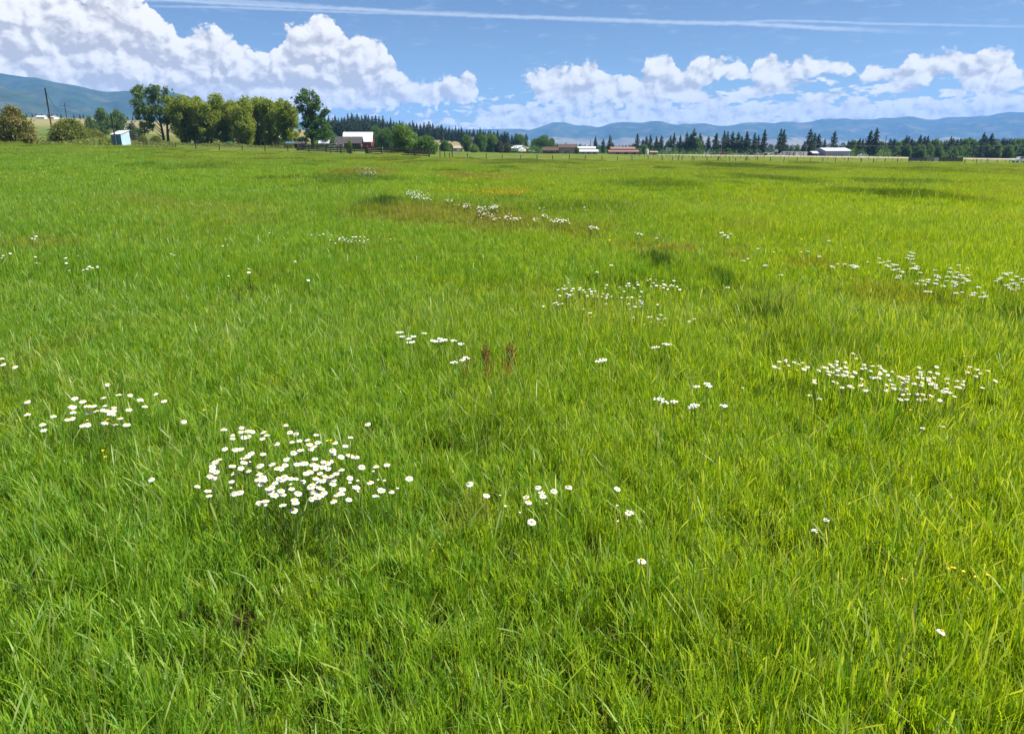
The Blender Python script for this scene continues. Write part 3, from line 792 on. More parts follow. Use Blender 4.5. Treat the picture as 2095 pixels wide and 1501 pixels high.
def leafy(h, w, seed, kind='round', trunks=1, leaf=0.3, dens=9.0, clear=0.18, mat=None, lob=None):
    """returns (trunk mesh, crown mesh) of a broadleaf tree of height h and spread w; base at the origin"""
    r = np.random.default_rng(seed)
    lobes = []; parts = []
    ztop = h
    nl = lob or 22
    tips = []
    for k in range(nl):
        f = (k + 0.5) / nl
        z = h * (clear + 0.06 + (0.86 - clear) * f)
        if kind == 'column': R = w * 0.5 * (0.55 + 0.45 * math.sin(math.pi * min(1, f * 0.9 + 0.15)))
        elif kind == 'willow': R = w * 0.5 * (0.62 + 0.45 * math.sin(math.pi * (0.15 + 0.62 * f)))
        elif kind == 'bush': R = w * 0.5 * math.sqrt(max(0.05, 1 - (f * 0.95) ** 2))
        else: R = w * 0.5 * math.sin(math.pi * (0.16 + 0.76 * f)) ** 0.8
        th = k * 2.4 + r.uniform(-.5, .5); q = r.uniform(0.35, 0.9)
        s = (w * 0.5) * r.uniform(0.20, 0.50) * (1.15 - 0.45 * f) + 0.25
        k_ = 1.0 if kind != 'round' else 1.25
        x, y = math.cos(th) * max(R - s * 0.8, 0) * q * k_, math.sin(th) * max(R - s * 0.8, 0) * q * k_
        sz = s * r.uniform(0.8, 1.3)
        if kind == 'willow':
            s *= (1.25 if f > .45 else .85); sz = s * r.uniform(1.0, 1.5); x *= 1.15; y *= 1.15; z -= (0 if f < .8 else r.uniform(0, 1.4))
        if z + sz > h: z = h - sz * r.uniform(.8, 1.0)
        if kind == 'bush': z = max(h * 0.04 + sz * 0.4, z * 0.92)
        lobes.append((x, y, z, s, s, sz)); tips.append((x, y, z))
    for tk in range(trunks):
        bx = (tk - (trunks - 1) / 2) * 0.9; by = r.uniform(-.3, .3) * (trunks > 1)
        tr = max(0.05, h * 0.022) / math.sqrt(trunks) * 1.2
        topx, topy = bx * 1.8 + r.uniform(-.3, .3), r.uniform(-.4, .4)
        ps = [(bx, by, -0.4), (bx * 1.05, by, h * .12), (bx * 1.3 + r.uniform(-.15, .15), by, h * .35), (topx, topy, h * .8)]
        parts.append(tube(ps, [tr * 1.35, tr, tr * .75, tr * .15], 7))
    for k, (x, y, z) in enumerate(tips):
        if r.random() < 0.75:
            tk = k % trunks; bx = (tk - (trunks - 1) / 2) * 0.9
            z0 = max(h * 0.08, z * r.uniform(0.35, 0.6)); f0 = z0 / h
            rr = max(0.03, h * 0.008 * (1.2 - f0))
            parts.append(tube([(bx * (1 + f0), 0, z0), ((bx + x) * .55, y * .5, (z0 + z) * .52), (x, y, z)], [rr, rr * .7, rr * .25], 5))
    tv, tf = join_parts(parts)
    trunk = mesh_np('trunk', tv, tf, [BARK], smooth=True)
    v, f, tint = crown(lobes, dens, leaf, r, elong=1.5 if kind == 'willow' else 1.0, up=-0.0, shell=0.45)
    cr = mesh_np('crown', v, f, [mat or M_GREEN], {'tint': tint})
    return trunk, cr

def conifer(h, w, seed, sparse=0.0, clear=0.06, top=0.0, mat=None):
    """irregular pine or fir: trunk and whorls of drooping needle sprays"""
    r = np.random.default_rng(seed)
    trunk = mesh_np('trunk', *tube([(0, 0, -0.5), (0, 0, h * .3), (r.uniform(-.1, .1), 0, h * .7), (0, 0, h * .98)], [h * .017, h * .013, h * .008, .02], 6), [PINE_BARK], smooth=True)
    C = []; S = []
    nlev = int(h * 1.6)
    for k in range(nlev):
        f = k / (nlev - 1)
        z = h * (clear + (1 - clear) * f)
        R = w * 0.5 * ((1 - f) ** 0.75 * (0.72 + 0.28 * math.sin(min(1.0, f * 3.2) * math.pi / 2)) + 0.03 + top * (1 - f) * f)
        R *= r.uniform(0.72, 1.15)
        nb = 7 if R > 1 else 5
        for b in range(nb):
            if r.random() < sparse: continue
            th = r.uniform(0, 2 * math.pi); Rb = R * r.uniform(0.6, 1.15)
            nsp = max(2, int(Rb / 0.34))
            for s in range(nsp):
                q = (s + 1) / nsp
                C.append((math.cos(th) * Rb * q + r.uniform(-.2, .2), math.sin(th) * Rb * q + r.uniform(-.2, .2), z - 0.18 * Rb * q + 0.10 * Rb * q * q + r.uniform(-.2, .2)))
    C = np.array(C)
    v, f, tint = leaf_cards(C, 0.46 + h * 0.006, r, 1.0, 0.0)
    return trunk, mesh_np('crown', v, f, [mat or M_NEEDLE], {'tint': tint})

def plant(pair, name, label, cat, loc, rz=0.0, scale=(1, 1, 1), group=None):
    t = thing(name, label, cat, loc, rz, group); t.scale = scale
    link('trunk', pair[0], t); link('crown', pair[1], t)
    return t
def put_tree(pair, h0, px, Y, top_py, name, label, cat, group=None, wide=1.0, rz=None, sink=0.0):
    """stand a tree whose top reaches photo height top_py"""
    b = P(px, Y)
    ztop = H + Y * (HORIZON - top_py) / K2
    sc = max(0.2, (ztop - b.z) / h0)
    return plant(pair, name, label, cat, b, random.uniform(0, 6.28) if rz is None else rz, (sc * wide, sc * wide, sc), group)

# --- the two cottonwoods, the willow row
def tower_tree(h, w, seed, trunks, blobs, mat, leaf=.3, dens=9):
    r = np.random.default_rng(seed)
    lobes = []; parts = []
    for (x, z, s, sz) in blobs:
        for j in range(2):
            lobes.append((x + r.uniform(-.25, .25), r.uniform(-1, 1) * s * 0.9, z + r.uniform(-.3, .3), s * r.uniform(.62, .88), s * .8, sz * r.uniform(.62, .88)))
    for tk in range(trunks):
        bx = (tk - (trunks - 1) / 2) * 1.25
        parts.append(tube([(bx, 0, -.5), (bx, 0, h * .1), (bx * 1.5, 0, h * .38), (bx * 1.6 + r.uniform(-.5, .5), .2, h * .86)], [.5, .38, .26, .05], 8))
    for (x, z, s, sz) in blobs:
        bx = -0.8 if (x < 0 and trunks > 1) else (0.8 if trunks > 1 else 0.0)
        z0 = max(h * .1, z * .5)
        parts.append(tube([(bx, 0, z0), ((bx + x) * .5, r.uniform(-.5, .5), (z + z0) * .5), (x, r.uniform(-.6, .6), z)], [.16, .11, .04], 5))
    tv, tf = join_parts(parts)
    sm = [(x + r.normal(0, .9), y + r.normal(0, .9), z + r.normal(0, .5), a * .33, b * .33, c * .36) for (x, y, z, a, b, c) in lobes for _ in (0, 1)]
    v, f, tint = crown(lobes + sm, dens, leaf, r, shell=0.4)
    return mesh_np('trunk', tv, tf, [BARK], smooth=True), mesh_np('crown', v, f, [mat], {'tint': tint})

Yw = 215.0
def bl(px, py, s, sz=None, cx=322, Y=Yw):
    zb = P(cx, Y).z
    return ((px - cx) * Y / K1, H + Y * (HORIZON - py) / K2 - zb, s * 1.22 * Y / K1, (sz or s) * 1.22 * Y / K2)
BL1 = [bl(*q) for q in [(300, 182, 9, 9), (302, 197, 12, 10), (292, 192, 8), (296, 212, 12), (291, 228, 9), (318, 186, 8, 9), (334, 182, 9, 9), (328, 197, 11, 11), (318, 205, 9), (352, 188, 6, 8), (356, 200, 7, 9), (345, 205, 9, 8),
         (305, 228, 13, 11), (325, 226, 13, 12), (312, 243, 13, 9), (340, 228, 12, 12), (357, 222, 8, 12), (300, 255, 11, 8), (318, 258, 11, 9), (345, 246, 11, 10), (302, 268, 8, 6), (292, 243, 7, 5)]]
plant(tower_tree(17, 12, 5, 2, BL1, M_COTTON, .25, 9), 'cottonwood_tree', 'tall ragged green cottonwood with a double trunk at the left end of the willow row', 'tree', P(342, Yw))
for ch in bpy.data.objects['cottonwood_tree'].children:
    ch.location.x = -(342 - 322) * Yw / K1 if ch.name.startswith('crown') else -(342 - 322) * Yw / K1
# trunks sit under the right half of the crown
tr0 = [c for c in bpy.data.objects['cottonwood_tree'].children if c.name.startswith('trunk')][0]
tr0.location.x = 0.0
Yc = 205.0
BL2 = [bl(*q, cx=640, Y=Yc) for q in [(630, 192, 8, 8), (634, 203, 10, 9), (620, 205, 8, 11), (650, 196, 7, 9), (656, 207, 8, 9), (645, 216, 12, 9), (622, 222, 11, 11), (638, 232, 12, 10), (655, 222, 9, 9), (632, 244, 11, 8), (650, 240, 11, 9),
         (665, 236, 8, 7), (672, 229, 6, 5), (680, 229, 4, 3), (645, 254, 13, 9), (662, 250, 11, 8), (628, 258, 10, 9), (650, 268, 13, 8), (668, 262, 10, 8), (634, 275, 13, 9), (655, 280, 14, 8), (620, 285, 12, 8), (672, 275, 9, 7), (612, 212, 5, 4)]]
plant(tower_tree(18, 12, 9, 1, BL2, M_GREEN, .25, 9), 'cottonwood_tree', 'tall dark green cottonwood standing above the left end of the plank corral', 'tree', P(640, Yc), 0.0)

willows = [leafy(14, 7.0, 31 + k, 'willow', 2 + (k % 2), 0.21, 16.0, 0.07, M_WILLOW, 19) for k in range(5)]
wl = [('leftmost willow in the yellow green row, beside the double trunked cottonwood', 378, 196, 1.0, 214), ('yellow green willow with a dark hollow base, second in the row', 402, 194, 0.95, 218),
      ('broad golden green willow, third from the left in the row', 430, 193, 1.1, 213), ('golden green willow in the middle of the row above the green tank', 466, 194, 1.0, 216),
      ('willow with bare lower stems just left of the dark log house', 500, 198, 1.05, 212), ('olive willow rising behind the roof of the dark log house', 530, 199, 0.95, 222),
      ('willow leaning over the right end of the dark log house', 563, 197, 1.0, 218), ('drooping golden willow at the right end of the row', 592, 203, 0.95, 212)]
for k, (lab, px, top, wd, Y) in enumerate(wl):
    put_tree(willows[k % 5], 14, px, Y, top, 'willow_tree', lab, 'tree', 'row of willows behind the field', wd * 1.12, rz=k * 1.7)

# --- bushes and smaller broadleaf trees
bush_a = leafy(7, 8.0, 51, 'bush', 3, 0.20, 15, 0.02, M_RUST, 34)
bush_b = leafy(6, 8.2, 52, 'bush', 3, 0.18, 16, 0.02, M_BUSH, 34)
put_tree(bush_a, 7, 38, 120, 214, 'large_bush', 'large rusty olive bush at the left edge of the field', 'bush', wide=0.92)
put_tree(bush_a, 7, -70, 122, 205, 'large_bush', 'tall rusty bush just beyond the left edge of the view', 'bush', wide=0.95)
put_tree(bush_b, 6, 148, 145, 240, 'large_bush', 'rounded olive green bush left of the blue shed', 'bush', wide=1.28)
put_tree(bush_b, 6, 196, 150, 262, 'bush', 'low olive bush close behind the blue shed', 'bush', wide=1.3)
put_tree(bush_b, 6, 322, 205, 277, 'bush', 'small round green bush below the double trunked cottonwood', 'bush', wide=1.4)
put_tree(bush_b, 6, 295, 190, 276, 'bush', 'low sage green bush right of the blue shed', 'bush', wide=1.0)
cot_small = [leafy(9, 8, 61 + k, 'round', 1, 0.26, 10, 0.12, M_COTTON, 13) for k in range(2)]
put_tree(cot_small[0], 9, 218, 330, 222, 'cottonwood_tree', 'left of the two dark round cottonwoods behind the blue shed', 'tree', 'pair of cottonwoods behind the blue shed', 0.95)
put_tree(cot_small[1], 9, 249, 335, 225, 'cottonwood_tree', 'right of the two dark round cottonwoods behind the blue shed', 'tree', 'pair of cottonwoods behind the blue shed', 0.85)
sil = leafy(7, 5, 71, 'round', 1, 0.24, 10, 0.05, M_SILVER, 20)
put_tree(sil, 7, 276, 250, 250, 'silvery_tree', 'pale silvery green tree right of the two round cottonwoods', 'tree', wide=0.9)
put_tree(leafy(5, 5, 72, 'bush', 1, 0.22, 11, 0.03, M_GREEN, 18), 5, 289, 255, 261, 'bush', 'dark green bush beside the pale silvery tree', 'bush')
put_tree(cot_small[1], 9, 192, 300, 238, 'small_tree', 'dark small tree rising right of the rounded olive bush', 'tree', wide=0.7)
rnd = [leafy(9, 9.5, 81 + k, 'round', 2, 0.25, 11, 0.03, (M_LIME, M_GREEN, M_GREEN)[k], 16) for k in range(3)]
bsh = [leafy(6, 7.5, 91 + k, 'bush', 2, 0.25, 10, 0.02, (M_GREEN, M_LIME, M_DARK)[k], 24) for k in range(3)]
G1 = 'broadleaf trees among the farm buildings'
broad = [(rnd[0], 9, 823, 205, 254, 1.05, 'big fresh green rounded tree behind the plank corral'),
         (bsh[0], 6, 872, 200, 276, 1.35, 'wide darker green tree beside the big fresh green one'),
         (bsh[1], 6, 845, 215, 268, 1.0, 'green shoulder tree between the two big trees behind the corral'),
         (rnd[1], 9, 670, 300, 262, 1.0, 'green tree behind the light metal roofed shed'), (bsh[1], 6, 686, 290, 276, 0.9, 'bright green bush left of the dark roofed barn'),
         (bsh[1], 6, 716, 172, 286, 0.4, 'young slender green tree growing inside the corral'), (bsh[1], 6, 752, 176, 297, 0.4, 'small yellowish shrub before the red barn wall'),
         (rnd[1], 9, 790, 330, 262, 0.9, 'dark green tree right of the red barn'), (rnd[2], 9, 770, 360, 258, 0.8, 'green tree rising behind the white barn roof'),
         (bsh[0], 6, 910, 330, 286, 1.0, 'round pale topped shrub tree beyond the field gate'), (bsh[2], 6, 921, 335, 293, 0.8, 'dark shrub touching the round pale topped one'),
         (rnd[1], 9, 955, 340, 275, 0.8, 'green tree in front of the house on the hill'), (bsh[1], 6, 970, 320, 295, 1.1, 'low round green shrub left of the dark gabled house'),
         (rnd[1], 9, 984, 370, 272, 0.75, 'bright green tree beside the white post on the slope'), (rnd[0], 9, 1005, 380, 274, 0.9, 'wide light green tree behind the dark gabled house'),
         (bsh[2], 6, 1022, 370, 288, 0.9, 'dark reddish shrub beside the dark gabled house'), (bsh[2], 6, 1037, 372, 293, 0.9, 'dark brownish shrub left of the white garage'),
         (rnd[1], 9, 1062, 470, 275, 1.0, 'green tree behind the white garage'), (rnd[0], 9, 1095, 440, 283, 0.9, 'left part of the pointed green clump behind the brown house'),
         (rnd[1], 9, 1112, 440, 277, 1.0, 'tallest tree of the pointed green clump behind the brown house'), (rnd[2], 9, 1128, 445, 283, 0.9, 'right tree of the pointed green clump behind the brown house'),
         (bsh[1], 6, 1120, 396, 307, 0.9, 'small bright shrub before the low brown wing'), (bsh[0], 6, 1181, 398, 301, 0.7, 'small shrub between the brown house and the white roofed barn'),
         (bsh[2], 6, 1100, 402, 303, 0.8, 'dark shrub at the left end of the brown house'),
         (rnd[0], 9, 1318, 420, 296, 0.8, 'light green tree right of the red roofed barn'), (bsh[1], 6, 1312, 410, 308, 0.7, 'small light shrub beside the pale tank'), (bsh[0], 6, 1308, 412, 305, 0.6, 'dark shrub at the end of the red roofed barn'),
         (rnd[1], 9, 1426, 470, 284, 0.9, 'mid green broad tree in the pine row'), (rnd[0], 9, 1370, 480, 296, 0.9, 'light green tree beside the blue sign'),
         (bsh[0], 6, 1702, 405, 313, 0.9, 'dark bush on the roadside before the metal warehouse'), (bsh[0], 6, 1725, 405, 313, 0.9, 'round dark bush right before the metal warehouse'),
         (bsh[2], 6, 2010, 415, 313, 0.9, 'round brown bush standing above the white strip at the right')]
for pr, h0, px, Y, top, wd, lab in broad:
    put_tree(pr, h0, px, Y, top, 'broadleaf_tree' if h0 == 9 else 'shrub', lab, 'tree' if h0 == 9 else 'bush', G1, wd)

# --- conifers
firs = [conifer(20, 8.4, 200 + k, 0.05, 0.05, 0.5) for k in range(4)]
pines = [conifer(20, 9.8, 300 + k, 0.10, 0.10, 0.9) for k in range(4)]
rr = np.random.default_rng(12)
gF = 'pines of the wooded ridge'
def ridge_top(px): return np.interp(px, [640, 680, 700, 730, 770, 800, 850, 900, 940, 960, 990, 1040, 1060, 1085], [238, 238, 236, 234, 236, 244, 250, 254, 262, 268, 266, 272, 284, 294])
k = 0
for row, (Y, lift) in enumerate([(800, 0), (740, 4), (680, 10), (600, 17), (540, 24)]):
    x = 668 + rr.uniform(0, 8)
    end = 1078 if row < 3 else (1040 if row == 3 else 840)
    while x < end:
        if row == 3 and 880 < x < 960 and rr.random() < 0.75: x += 9; continue
        if row == 2 and 900 < x < 950 and rr.random() < 0.4: x += 8; continue
        pr = firs[k % 4] if (row < 2 or rr.random() < .5) else pines[k % 4]
        top = ridge_top(x) + lift + rr.uniform(-3.0, 6.0)
        zb = P(x, Y).z; zt = H + Y * (HORIZON - top) / K2
        if zt - zb < 9: zt = zb + rr.uniform(9, 14)
        sc = (zt - zb) / 20
        lab = ('skyline pine on the wooded ridge', 'pine packed below the ridge skyline', 'pine halfway down the wooded slope', 'pine low on the wooded slope', 'pine at the wooded foot of the ridge')[row]
        where = next(w for lim, w in ((700, 'left of the red barn'), (765, 'above the white barn roof'), (800, 'just right of the white barn roof'), (850, 'above the big fresh green tree'), (900, 'above the right end of the corral'), (945, 'above the field gate'), (990, 'around the hill house'), (1035, 'above the dark gabled house'), (9999, 'above the white garage')) if x < lim)
        lab = lab + ', ' + where
        plant(pr, 'pine_tree', lab, 'tree', (u_of(x) * Y, Y, zb), rr.uniform(0, 6.28), (sc * rr.uniform(.85, 1.15),) * 2 + (sc,), 'ridge pines, row %s, %s' % (('skyline', 'upper slope', 'middle slope', 'lower slope', 'foot')[row], where))
        x += rr.uniform(5.0, 8.5); k += 1
special = [(1218, 280, 'narrow tall pine beside the power pole behind the white roofed barn', 430, 0), (1234, 286, 'pointed pine in the cluster left of the red roofed barn', 440, 1), (1247, 278, 'pointed pine rising left of the red roofed barn', 445, 0),
    (1303, 275, 'broad pointed pine behind the right end of the red roofed barn', 470, 1), (1322, 280, 'ragged thin pine right of the red roofed barn', 480, 1), (1330, 277, 'slim pine next to the ragged thin pine', 490, 0),
    (1342, 281, 'dark pine left of the blue sign', 460, 1), (1352, 279, 'dense dark pine just left of the blue sign', 460, 1), (1371, 279, 'small pointed pine behind the blue sign', 470, 0), (1378, 273, 'tall narrow pine right of the blue sign', 460, 0),
    (1391, 278, 'short narrow pine second right of the blue sign', 470, 0), (1404, 272, 'thin crowned pine left of the tallest ragged pine', 470, 1), (1412, 275, 'thin pine tucked under the tallest ragged pine', 470, 1),
    (1418, 266, 'tallest ragged pine of the middle row', 465, 1), (1431, 274, 'small topped pine right of the tallest ragged pine', 480, 1), (1448, 280, 'rounded pine above the parked white trailer', 470, 1),
    (1464, 274, 'pine above the parked cars, left of the twin topped pine', 470, 1), (1480, 270, 'twin topped pine, left half', 465, 0), (1487, 271, 'twin topped pine, right half', 468, 0), (1497, 271, 'dark pine right of the twin topped pine', 465, 1),
    (1509, 272, 'flat crowned pine in the middle row', 462, 1), (1516, 280, 'low dark pine beside the flat crowned pine', 465, 1), (1526, 271, 'broad dense pine left of the two slim firs', 460, 1), (1542, 273, 'left one of the slim firs near the roadside pole', 455, 0),
    (1550, 278, 'short slim fir right beside the roadside pole', 458, 0), (1562, 267, 'tall slim fir standing right of the roadside pole', 455, 0), (1595, 266, 'left of the tight pair of dark pines by the white sign', 440, 0), (1601, 267, 'right of the tight pair of dark pines by the white sign', 442, 0),
    (1588, 296, 'low dark pine at the foot of the tight pair', 435, 1), (1655, 266, 'big dark pine left of the metal warehouse', 445, 1), (1664, 274, 'second crown beside the big dark pine left of the warehouse', 450, 1), (1645, 290, 'lower dark pine left of the warehouse', 440, 1),
    (1673, 276, 'right shoulder pine of the group left of the warehouse', 450, 1), (1686, 286, 'small pine behind the warehouse roof', 480, 1), (1704, 270, 'ragged thin pine rising behind the warehouse roof', 460, 1),
    (1757, 284, 'dark pine right of the warehouse', 440, 1), (1778, 269, 'left half of the tall dark pine pair right of the warehouse', 430, 1), (1789, 264, 'taller half of the dark pine pair right of the warehouse', 430, 1),
    (1852, 279, 'dark rounded pine in the right hand tree belt', 440, 1), (1880, 278, 'dark upright pine above the blue panel', 445, 1), (1895, 280, 'dark pine above the green panel', 445, 1), (1943, 281, 'dark small topped pine above the white panel', 445, 1),
    (2009, 273, 'highest dark pine of the right hand belt', 440, 1), (2025, 275, 'dark pine beside the highest one in the right hand belt', 440, 1)]
for px, top, lab, Y, fir in special:
    pr = (firs if fir == 0 else pines)[random.randrange(4)]
    put_tree(pr, 20, px, Y, top - 1, 'pine_tree', lab, 'tree', wide=random.uniform(.95, 1.1) * (1.0 if fir == 0 else 0.95))
# fillers between them
mixt = [leafy(12, 9, 400 + k, 'round', 1, 0.34, 6.5, 0.03, (M_GREEN, M_COTTON)[k % 2], 24) for k in range(3)]
def fill(px0, px1, step, t0, t1, Y, labs, grp, conif=0.5):
    x = px0
    labs0, grp0 = labs, grp
    while x < px1:
        mk = next(w for lim, w in ((1180, 'over the brown house'), (1225, 'over the white roofed barn'), (1262, 'over the red roofed barn, left half'), (1305, 'over the red roofed barn, right half'), (1360, 'left of the blue sign'), (1415, 'just right of the blue sign'), (1470, 'left of the first pale roadside pole'), (1520, 'right of the first pale roadside pole'), (1580, 'around the slim firs'), (1660, 'left of the warehouse'), (1790, 'just right of the warehouse'), (1860, 'left of the panel screen'), (1925, 'above the coloured panels'), (1975, 'above the black panels'), (2030, 'above the round brown bush'), (9999, 'at the right edge of the view')) if x < lim)
        labs = [l + ', ' + mk for l in labs0]; grp = grp0 + ', ' + mk
        top = random.uniform(t0, t1)
        if random.random() < conif: put_tree(pines[random.randrange(4)], 20, x, Y + random.uniform(-8, 8), top, 'pine_tree', labs[0], 'tree', grp + ', pines', random.uniform(1.0, 1.35))
        else: put_tree(mixt[random.randrange(3)], 12, x, Y + random.uniform(-8, 8), top + 3, 'broadleaf_tree', labs[1], 'tree', grp + ', broadleaf', random.uniform(.85, 1.1))
        x += step * random.uniform(.75, 1.25)
fill(1225, 1300, 11, 290, 297, 520, ('low dark pine', 'low green tree'), 'belt behind the red roofed barn', .3)
fill(1140, 1225, 10, 291, 297, 560, ('small distant pine', 'small distant green tree'), 'belt behind the brown house', .6)
fill(1305, 1560, 10, 284, 296, 500, ('short filler pine', 'leafy green tree between the pines'), 'middle pine row', .6)
fill(1600, 1650, 11, 293, 298, 560, ('low distant pine', 'low distant tree'), 'belt left of the warehouse', .4)
fill(1735, 1830, 9, 282, 292, 470, ('dark belt pine', 'dull green belt tree'), 'belt right of the warehouse', .45)
fill(1828, 2130, 8.5, 278, 288, 455, ('dark pine in the tree belt', 'dull green tree in the belt'), 'long right hand belt', .45)
fill(1835, 2130, 11, 290, 300, 432, ('short pine at the foot of the belt', 'light green tree at the foot of the belt'), 'front of the right hand belt', .2)
# small trees on the dry rise at the left
for px, top in [(78, 234), (86, 234), (97, 236), (118, 235), (128, 236), (136, 238), (162, 235), (174, 234), (181, 240), (270, 239), (280, 241), (110, 238), (66, 236), (204, 238), (40, 233), (20, 234)]:
    put_tree(firs[random.randrange(4)], 20, px, 660 + random.uniform(-10, 60), top, 'pine_tree', 'tiny dark fir on the crest of the dry rise at the left', 'tree', 'firs along the left crest', 1.1)
# far woods on the valley floor, one mass nobody could count
def far_wood(name, rows, label, seed, mat=M_NEEDLE):
    r = np.random.default_rng(seed); V = []; Fc = []; Tn = []; o = 0
    for (px0, px1, top0, top1, Y, n) in rows:
        px = r.uniform(px0, px1, n); YY2 = Y * r.uniform(0.94, 1.08, n)
        for x, y in zip(px, YY2):
            top = np.interp(x, [px0, px1], [top0, top1]) + r.uniform(-1.5, 1.5)
            X_ = u_of(x) * y; zb = float(gz(X_, y)); zt = H + y * (HORIZON - top) / K2; hh = max(5, zt - zb)
            m = 34; q = r.random(m); rad = hh * 0.24 * (1 - q) ** .6
            th = r.uniform(0, 6.28, m)
            c = np.stack([X_ + np.cos(th) * rad, y + np.sin(th) * rad, zb + hh * (q * .95 + 0.03)], -1)
            v, f, t = leaf_cards(c, hh * 0.085, r)
            V.append(v); Fc.append(f + o); Tn.append(t); o += len(v)
    ob = link(name, mesh_np(name, np.concatenate(V), np.concatenate(Fc), [mat], {'tint': np.concatenate(Tn)}))
    stuff(ob); ob['label'] = label; ob['category'] = 'woods'
    return ob
far_wood('far_woods', [(1560, 1860, 296, 297, 900, 170), (1120, 1620, 297, 298, 1000, 260), (1720, 2130, 292, 289, 1300, 220), (1820, 2130, 288, 283, 1900, 160), (1040, 1600, 300, 300, 1500, 200)],
         'low dark wooded strip far across the valley floor behind the pine row', 5)
# undergrowth under the belts
def undergrowth(name, rows, label, seed, mat, s=0.4):
    r = np.random.default_rng(seed); C = []
    for (px0, px1, Y0, Y1, hh, n) in rows:
        x = r.uniform(px0, px1, n); y = r.uniform(Y0, Y1, n)
        X_ = (x - 1047.5) / K1 * y
        hm = hh * (0.55 + 0.45 * np.sin(X_ * 0.35 + y * .2)) + 0.3
        z = gz(X_, y) + r.random(n) ** 1.2 * hm
        C.append(np.stack([X_, y, z], -1))
    v, f, t = leaf_cards(np.concatenate(C), s, r)
    ob = stuff(link(name, mesh_np(name, v, f, [mat], {'tint': t}))); ob['label'] = label; ob['category'] = 'undergrowth'
undergrowth('undergrowth', [(1225, 1560, 440, 520, 3.5, 11000), (1735, 2140, 425, 470, 4.5, 14000), (640, 880, 350, 470, 4.0, 14000), (980, 1110, 380, 480, 4.0, 5000), (1075, 1230, 450, 560, 3.0, 4000)], 'tangled dark green undergrowth beneath the tree belts', 8, M_GREEN)
undergrowth('weeds', [(-60, 235, 118, 170, 1.0, 9000), (80, 130, 118, 128, 1.3, 900), (255, 360, 135, 200, 0.6, 3500), (330, 620, 195, 214, 0.7, 5000)], 'rough olive weeds along the far left edge of the field', 9, M_BUSH, 0.2)
# ------------------------------------------------------------------ building helpers
def poly(name, parts_, mat, parent, smooth=False):
    V = []; Fc = []; o = 0
    for v, f in parts_:
        V += [tuple(p) for p in v]; Fc += [tuple(i + o for i in q) for q in f]; o += len(v)
    me = bpy.data.meshes.new(name); me.from_pydata(V, [], Fc); me.materials.append(mat)
    if smooth: me.polygons.foreach_set('use_smooth', [True] * len(me.polygons))
    me.update()
    return link(name, me, parent)
def bx(x0, x1, y0, y1, z0, z1):
    v = [(x0, y0, z0), (x1, y0, z0), (x1, y1, z0), (x0, y1, z0), (x0, y0, z1), (x1, y0, z1), (x1, y1, z1), (x0, y1, z1)]
    return v, [(3, 2, 1, 0), (4, 5, 6, 7), (0, 1, 5, 4), (1, 2, 6, 5), (2, 3, 7, 6), (3, 0, 4, 7)]
def prism(prof2, y0, y1, axis='y'):
    """closed profile in (a,z), extruded along y (or along x)"""
    n = len(prof2)
    if axis == 'y': v = [(a, y0, z) for a, z in prof2] + [(a, y1, z) for a, z in prof2]
    else: v = [(y0, a, z) for a, z in prof2] + [(y1, a, z) for a, z in prof2]
    f = [tuple(range(n))[::-1], tuple(range(n, 2 * n))] + [(i, (i + 1) % n, n + (i + 1) % n, n + i) for i in range(n)]
    return v, f
def tubeq(a, b, r0, r1=None, sides=8):
    v, f = tube([a, b], [r0, r1 if r1 is not None else r0], sides)
    n = sides
    return [tuple(p) for p in v], [tuple(q) for q in f] + [tuple(range(n)), tuple(range(n, 2 * n))[::-1]]

def fix_normals(o):
    import bmesh
    bm = bmesh.new(); bm.from_mesh(o.data); bmesh.ops.recalc_face_normals(bm, faces=bm.faces); bm.to_mesh(o.data); bm.free()

M_LOG = surf('dark_logs', (0.060, 0.050, 0.042), (0.030, 0.026, 0.024), 2.0, 0.9, 0.1, 0.3, stretch=(.4, .4, 6))
M_GREYWOOD = surf('weathered_grey_planks', (0.13, 0.12, 0.115), (0.055, 0.05, 0.048), 3.0, 0.9, 0.1, 0.4, stretch=(1, 1, 5), rnd=.6)
M_DARKWOOD = surf('dark_old_wood', (0.070, 0.062, 0.056), (0.035, 0.030, 0.028), 3.0, 0.9, 0.1, 0.4, rnd=.5)
M_POLE = surf('creosoted_pole', (0.115, 0.065, 0.045), (0.060, 0.036, 0.028), 3.0, 0.85, 0.15, 0.3, stretch=(3, 3, .3))
M_PALEPOLE = surf('pale_grey_pole', (0.33, 0.29, 0.25), (0.20, 0.17, 0.15), 3.0, 0.85, 0.15, 0.3, stretch=(3, 3, .3))
M_WHITEROOF = surf('white_metal_roof', (0.62, 0.63, 0.66), (0.52, 0.53, 0.57), 0.8, 0.45, 0.4, 0.1, stretch=(5, .3, 1))
M_GALV = surf('galvanised_roof', (0.52, 0.55, 0.60), (0.38, 0.41, 0.46), 0.7, 0.4, 0.5, 0.1, stretch=(5, .3, 1))
M_BROWNROOF = surf('brown_shingles', (0.110, 0.072, 0.058), (0.070, 0.048, 0.042), 2.0, 0.9, 0.1, 0.2)
M_GREYROOF = surf('charcoal_shingles', (0.085, 0.075, 0.074), (0.055, 0.050, 0.050), 2.0, 0.9, 0.1, 0.2)
M_REDROOF = surf('rusty_red_metal_roof', (0.27, 0.155, 0.125), (0.21, 0.12, 0.10), 0.8, 0.5, 0.3, 0.1, stretch=(5, .3, 1))
M_TAN = surf('tan_siding', (0.36, 0.29, 0.235), (0.29, 0.235, 0.19), 1.0, 0.85, 0.15)
M_PINKTAN = surf('pinkish_tan_siding', (0.42, 0.27, 0.22), (0.33, 0.21, 0.175), 1.0, 0.85, 0.15)
